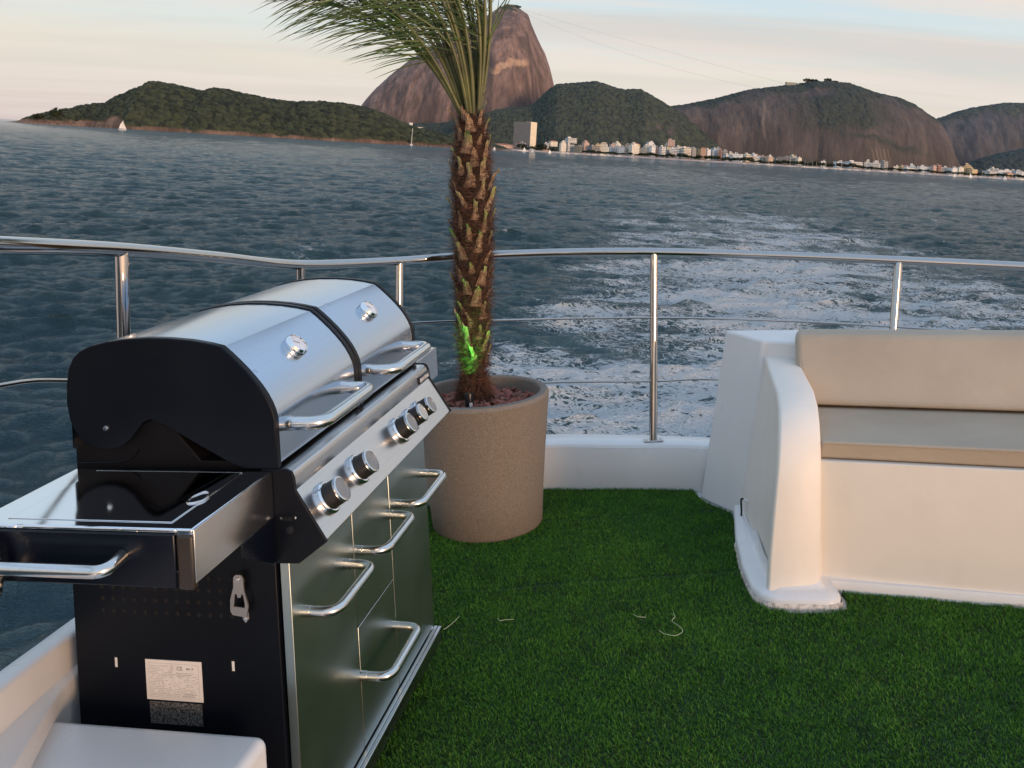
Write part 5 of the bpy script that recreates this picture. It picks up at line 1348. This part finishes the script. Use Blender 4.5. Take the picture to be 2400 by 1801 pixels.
def wm(op, a, b=0.0, clamp=False):
    n = nd_.new('ShaderNodeMath'); n.operation = op; n.use_clamp = clamp
    for i, v in enumerate((a, b)):
        if isinstance(v, (int, float)): n.inputs[i].default_value = v
        else: lk.new(v, n.inputs[i])
    return n.outputs[0]
def wmix(f, a, b, blend='MIX'):
    m = nd_.new('ShaderNodeMix'); m.data_type = 'RGBA'; m.blend_type = blend
    for s, v in ((m.inputs[0], f), (m.inputs[6], a), (m.inputs[7], b)):
        if isinstance(v, (int, float)): s.default_value = v if s.type == 'VALUE' else (v, v, v, 1)
        elif isinstance(v, tuple): s.default_value = (*v, 1)
        else: lk.new(v, s)
    return m.outputs[2]
def wramp(f, st):
    r = nd_.new('ShaderNodeValToRGB'); e = r.color_ramp
    while len(e.elements) < len(st): e.elements.new(.5)
    for el, (p, c) in zip(e.elements, st): el.position = p; el.color = (*c, 1) if isinstance(c, tuple) else (c, c, c, 1)
    lk.new(f, r.inputs['Fac']); return r.outputs['Color']
tc = nd_.new('ShaderNodeTexCoord'); sx = nd_.new('ShaderNodeSeparateXYZ'); lk.new(tc.outputs['Generated'], sx.inputs[0])
el = sx.outputs['Z']
grad = wramp(wm('MAXIMUM', el, 0.0), [(0, (.68, .575, .55)), (.035, (.76, .675, .61)), (.085, (.80, .745, .65)), (.125, (.71, .775, .77)), (.17, (.62, .745, .81)), (.26, (.62, .78, .93)), (.45, (.60, .80, 1.06)), (1, (.54, .74, 1.04))])
# clouds: thin streaks, warm tint
dv = wm('ADD', el, .06); cxx = wm('DIVIDE', sx.outputs['X'], dv); cyy = wm('DIVIDE', sx.outputs['Y'], dv)
cb = nd_.new('ShaderNodeCombineXYZ'); lk.new(cxx, cb.inputs[0]); lk.new(cyy, cb.inputs[1])
mp = nd_.new('ShaderNodeMapping'); mp.inputs['Scale'].default_value = (.20, .70, 1); mp.inputs['Rotation'].default_value = (0, 0, .35); mp.inputs['Location'].default_value = (3.1, 1.2, 0); lk.new(cb.outputs[0], mp.inputs['Vector'])
nz = nd_.new('ShaderNodeTexNoise'); nz.inputs['Scale'].default_value = 1.3; nz.inputs['Detail'].default_value = 7; nz.inputs['Roughness'].default_value = .58; nz.inputs['Distortion'].default_value = .5; lk.new(mp.outputs[0], nz.inputs['Vector'])
cl = wramp(nz.outputs['Fac'], [(.42, 0.0), (.58, 1.0)])
side = wm('ADD', .50, wm('MULTIPLY', sx.outputs['X'], 1.0), True)
clf = wm('MULTIPLY', wm('MULTIPLY', cl, wm('ADD', .35, side), True), wramp(el, [(.16, 1.0), (.42, .12)]))
grad = wmix(clf, grad, (.83, .745, .685))
mp2 = nd_.new('ShaderNodeMapping'); mp2.inputs['Scale'].default_value = (.30, .8, 1); mp2.inputs['Rotation'].default_value = (0, 0, -.25); mp2.inputs['Location'].default_value = (7.3, 4.4, 0); lk.new(cb.outputs[0], mp2.inputs['Vector'])
nz2 = nd_.new('ShaderNodeTexNoise'); nz2.inputs['Scale'].default_value = .8; nz2.inputs['Detail'].default_value = 6; nz2.inputs['Distortion'].default_value = .6; lk.new(mp2.outputs[0], nz2.inputs['Vector'])
grad = wmix(wm('MULTIPLY', wramp(nz2.outputs['Fac'], [(.45, 0.0), (.68, .55)]), wramp(el, [(.02, 0.0), (.10, 1.0)])), grad, (.60, .60, .585))
# warm bright quarter of the sky round the low sun, behind the camera
dp = nd_.new('ShaderNodeVectorMath'); dp.operation = 'DOT_PRODUCT'; lk.new(tc.outputs['Generated'], dp.inputs[0]); dp.inputs[1].default_value = sdir
glow = wm('POWER', wm('MAXIMUM', dp.outputs['Value'], 0.0), 5.0)
lowb = wm('POWER', wm('SUBTRACT', 1.0, wm('ABSOLUTE', el), True), 4.0)
gcol = wmix(1.0, (1.75, .98, .50), wmix(wm('MULTIPLY', glow, lowb), (0., 0., 0.), (1., 1., 1.)), 'MULTIPLY')
tot = wmix(1.0, grad, gcol, 'ADD')
skm = wmix(1.0, sky.outputs['Color'], (.006, .006, .006), 'MULTIPLY')
tot = wmix(1.0, tot, skm, 'ADD')
lk.new(tot, bg.inputs['Color'])

S.view_settings.view_transform = 'Standard'; S.view_settings.look = 'None'; S.view_settings.exposure = 0; S.view_settings.gamma = 1
S.cycles.max_bounces = 6; S.cycles.diffuse_bounces = 3; S.cycles.glossy_bounces = 4
S.cycles.use_denoising = True
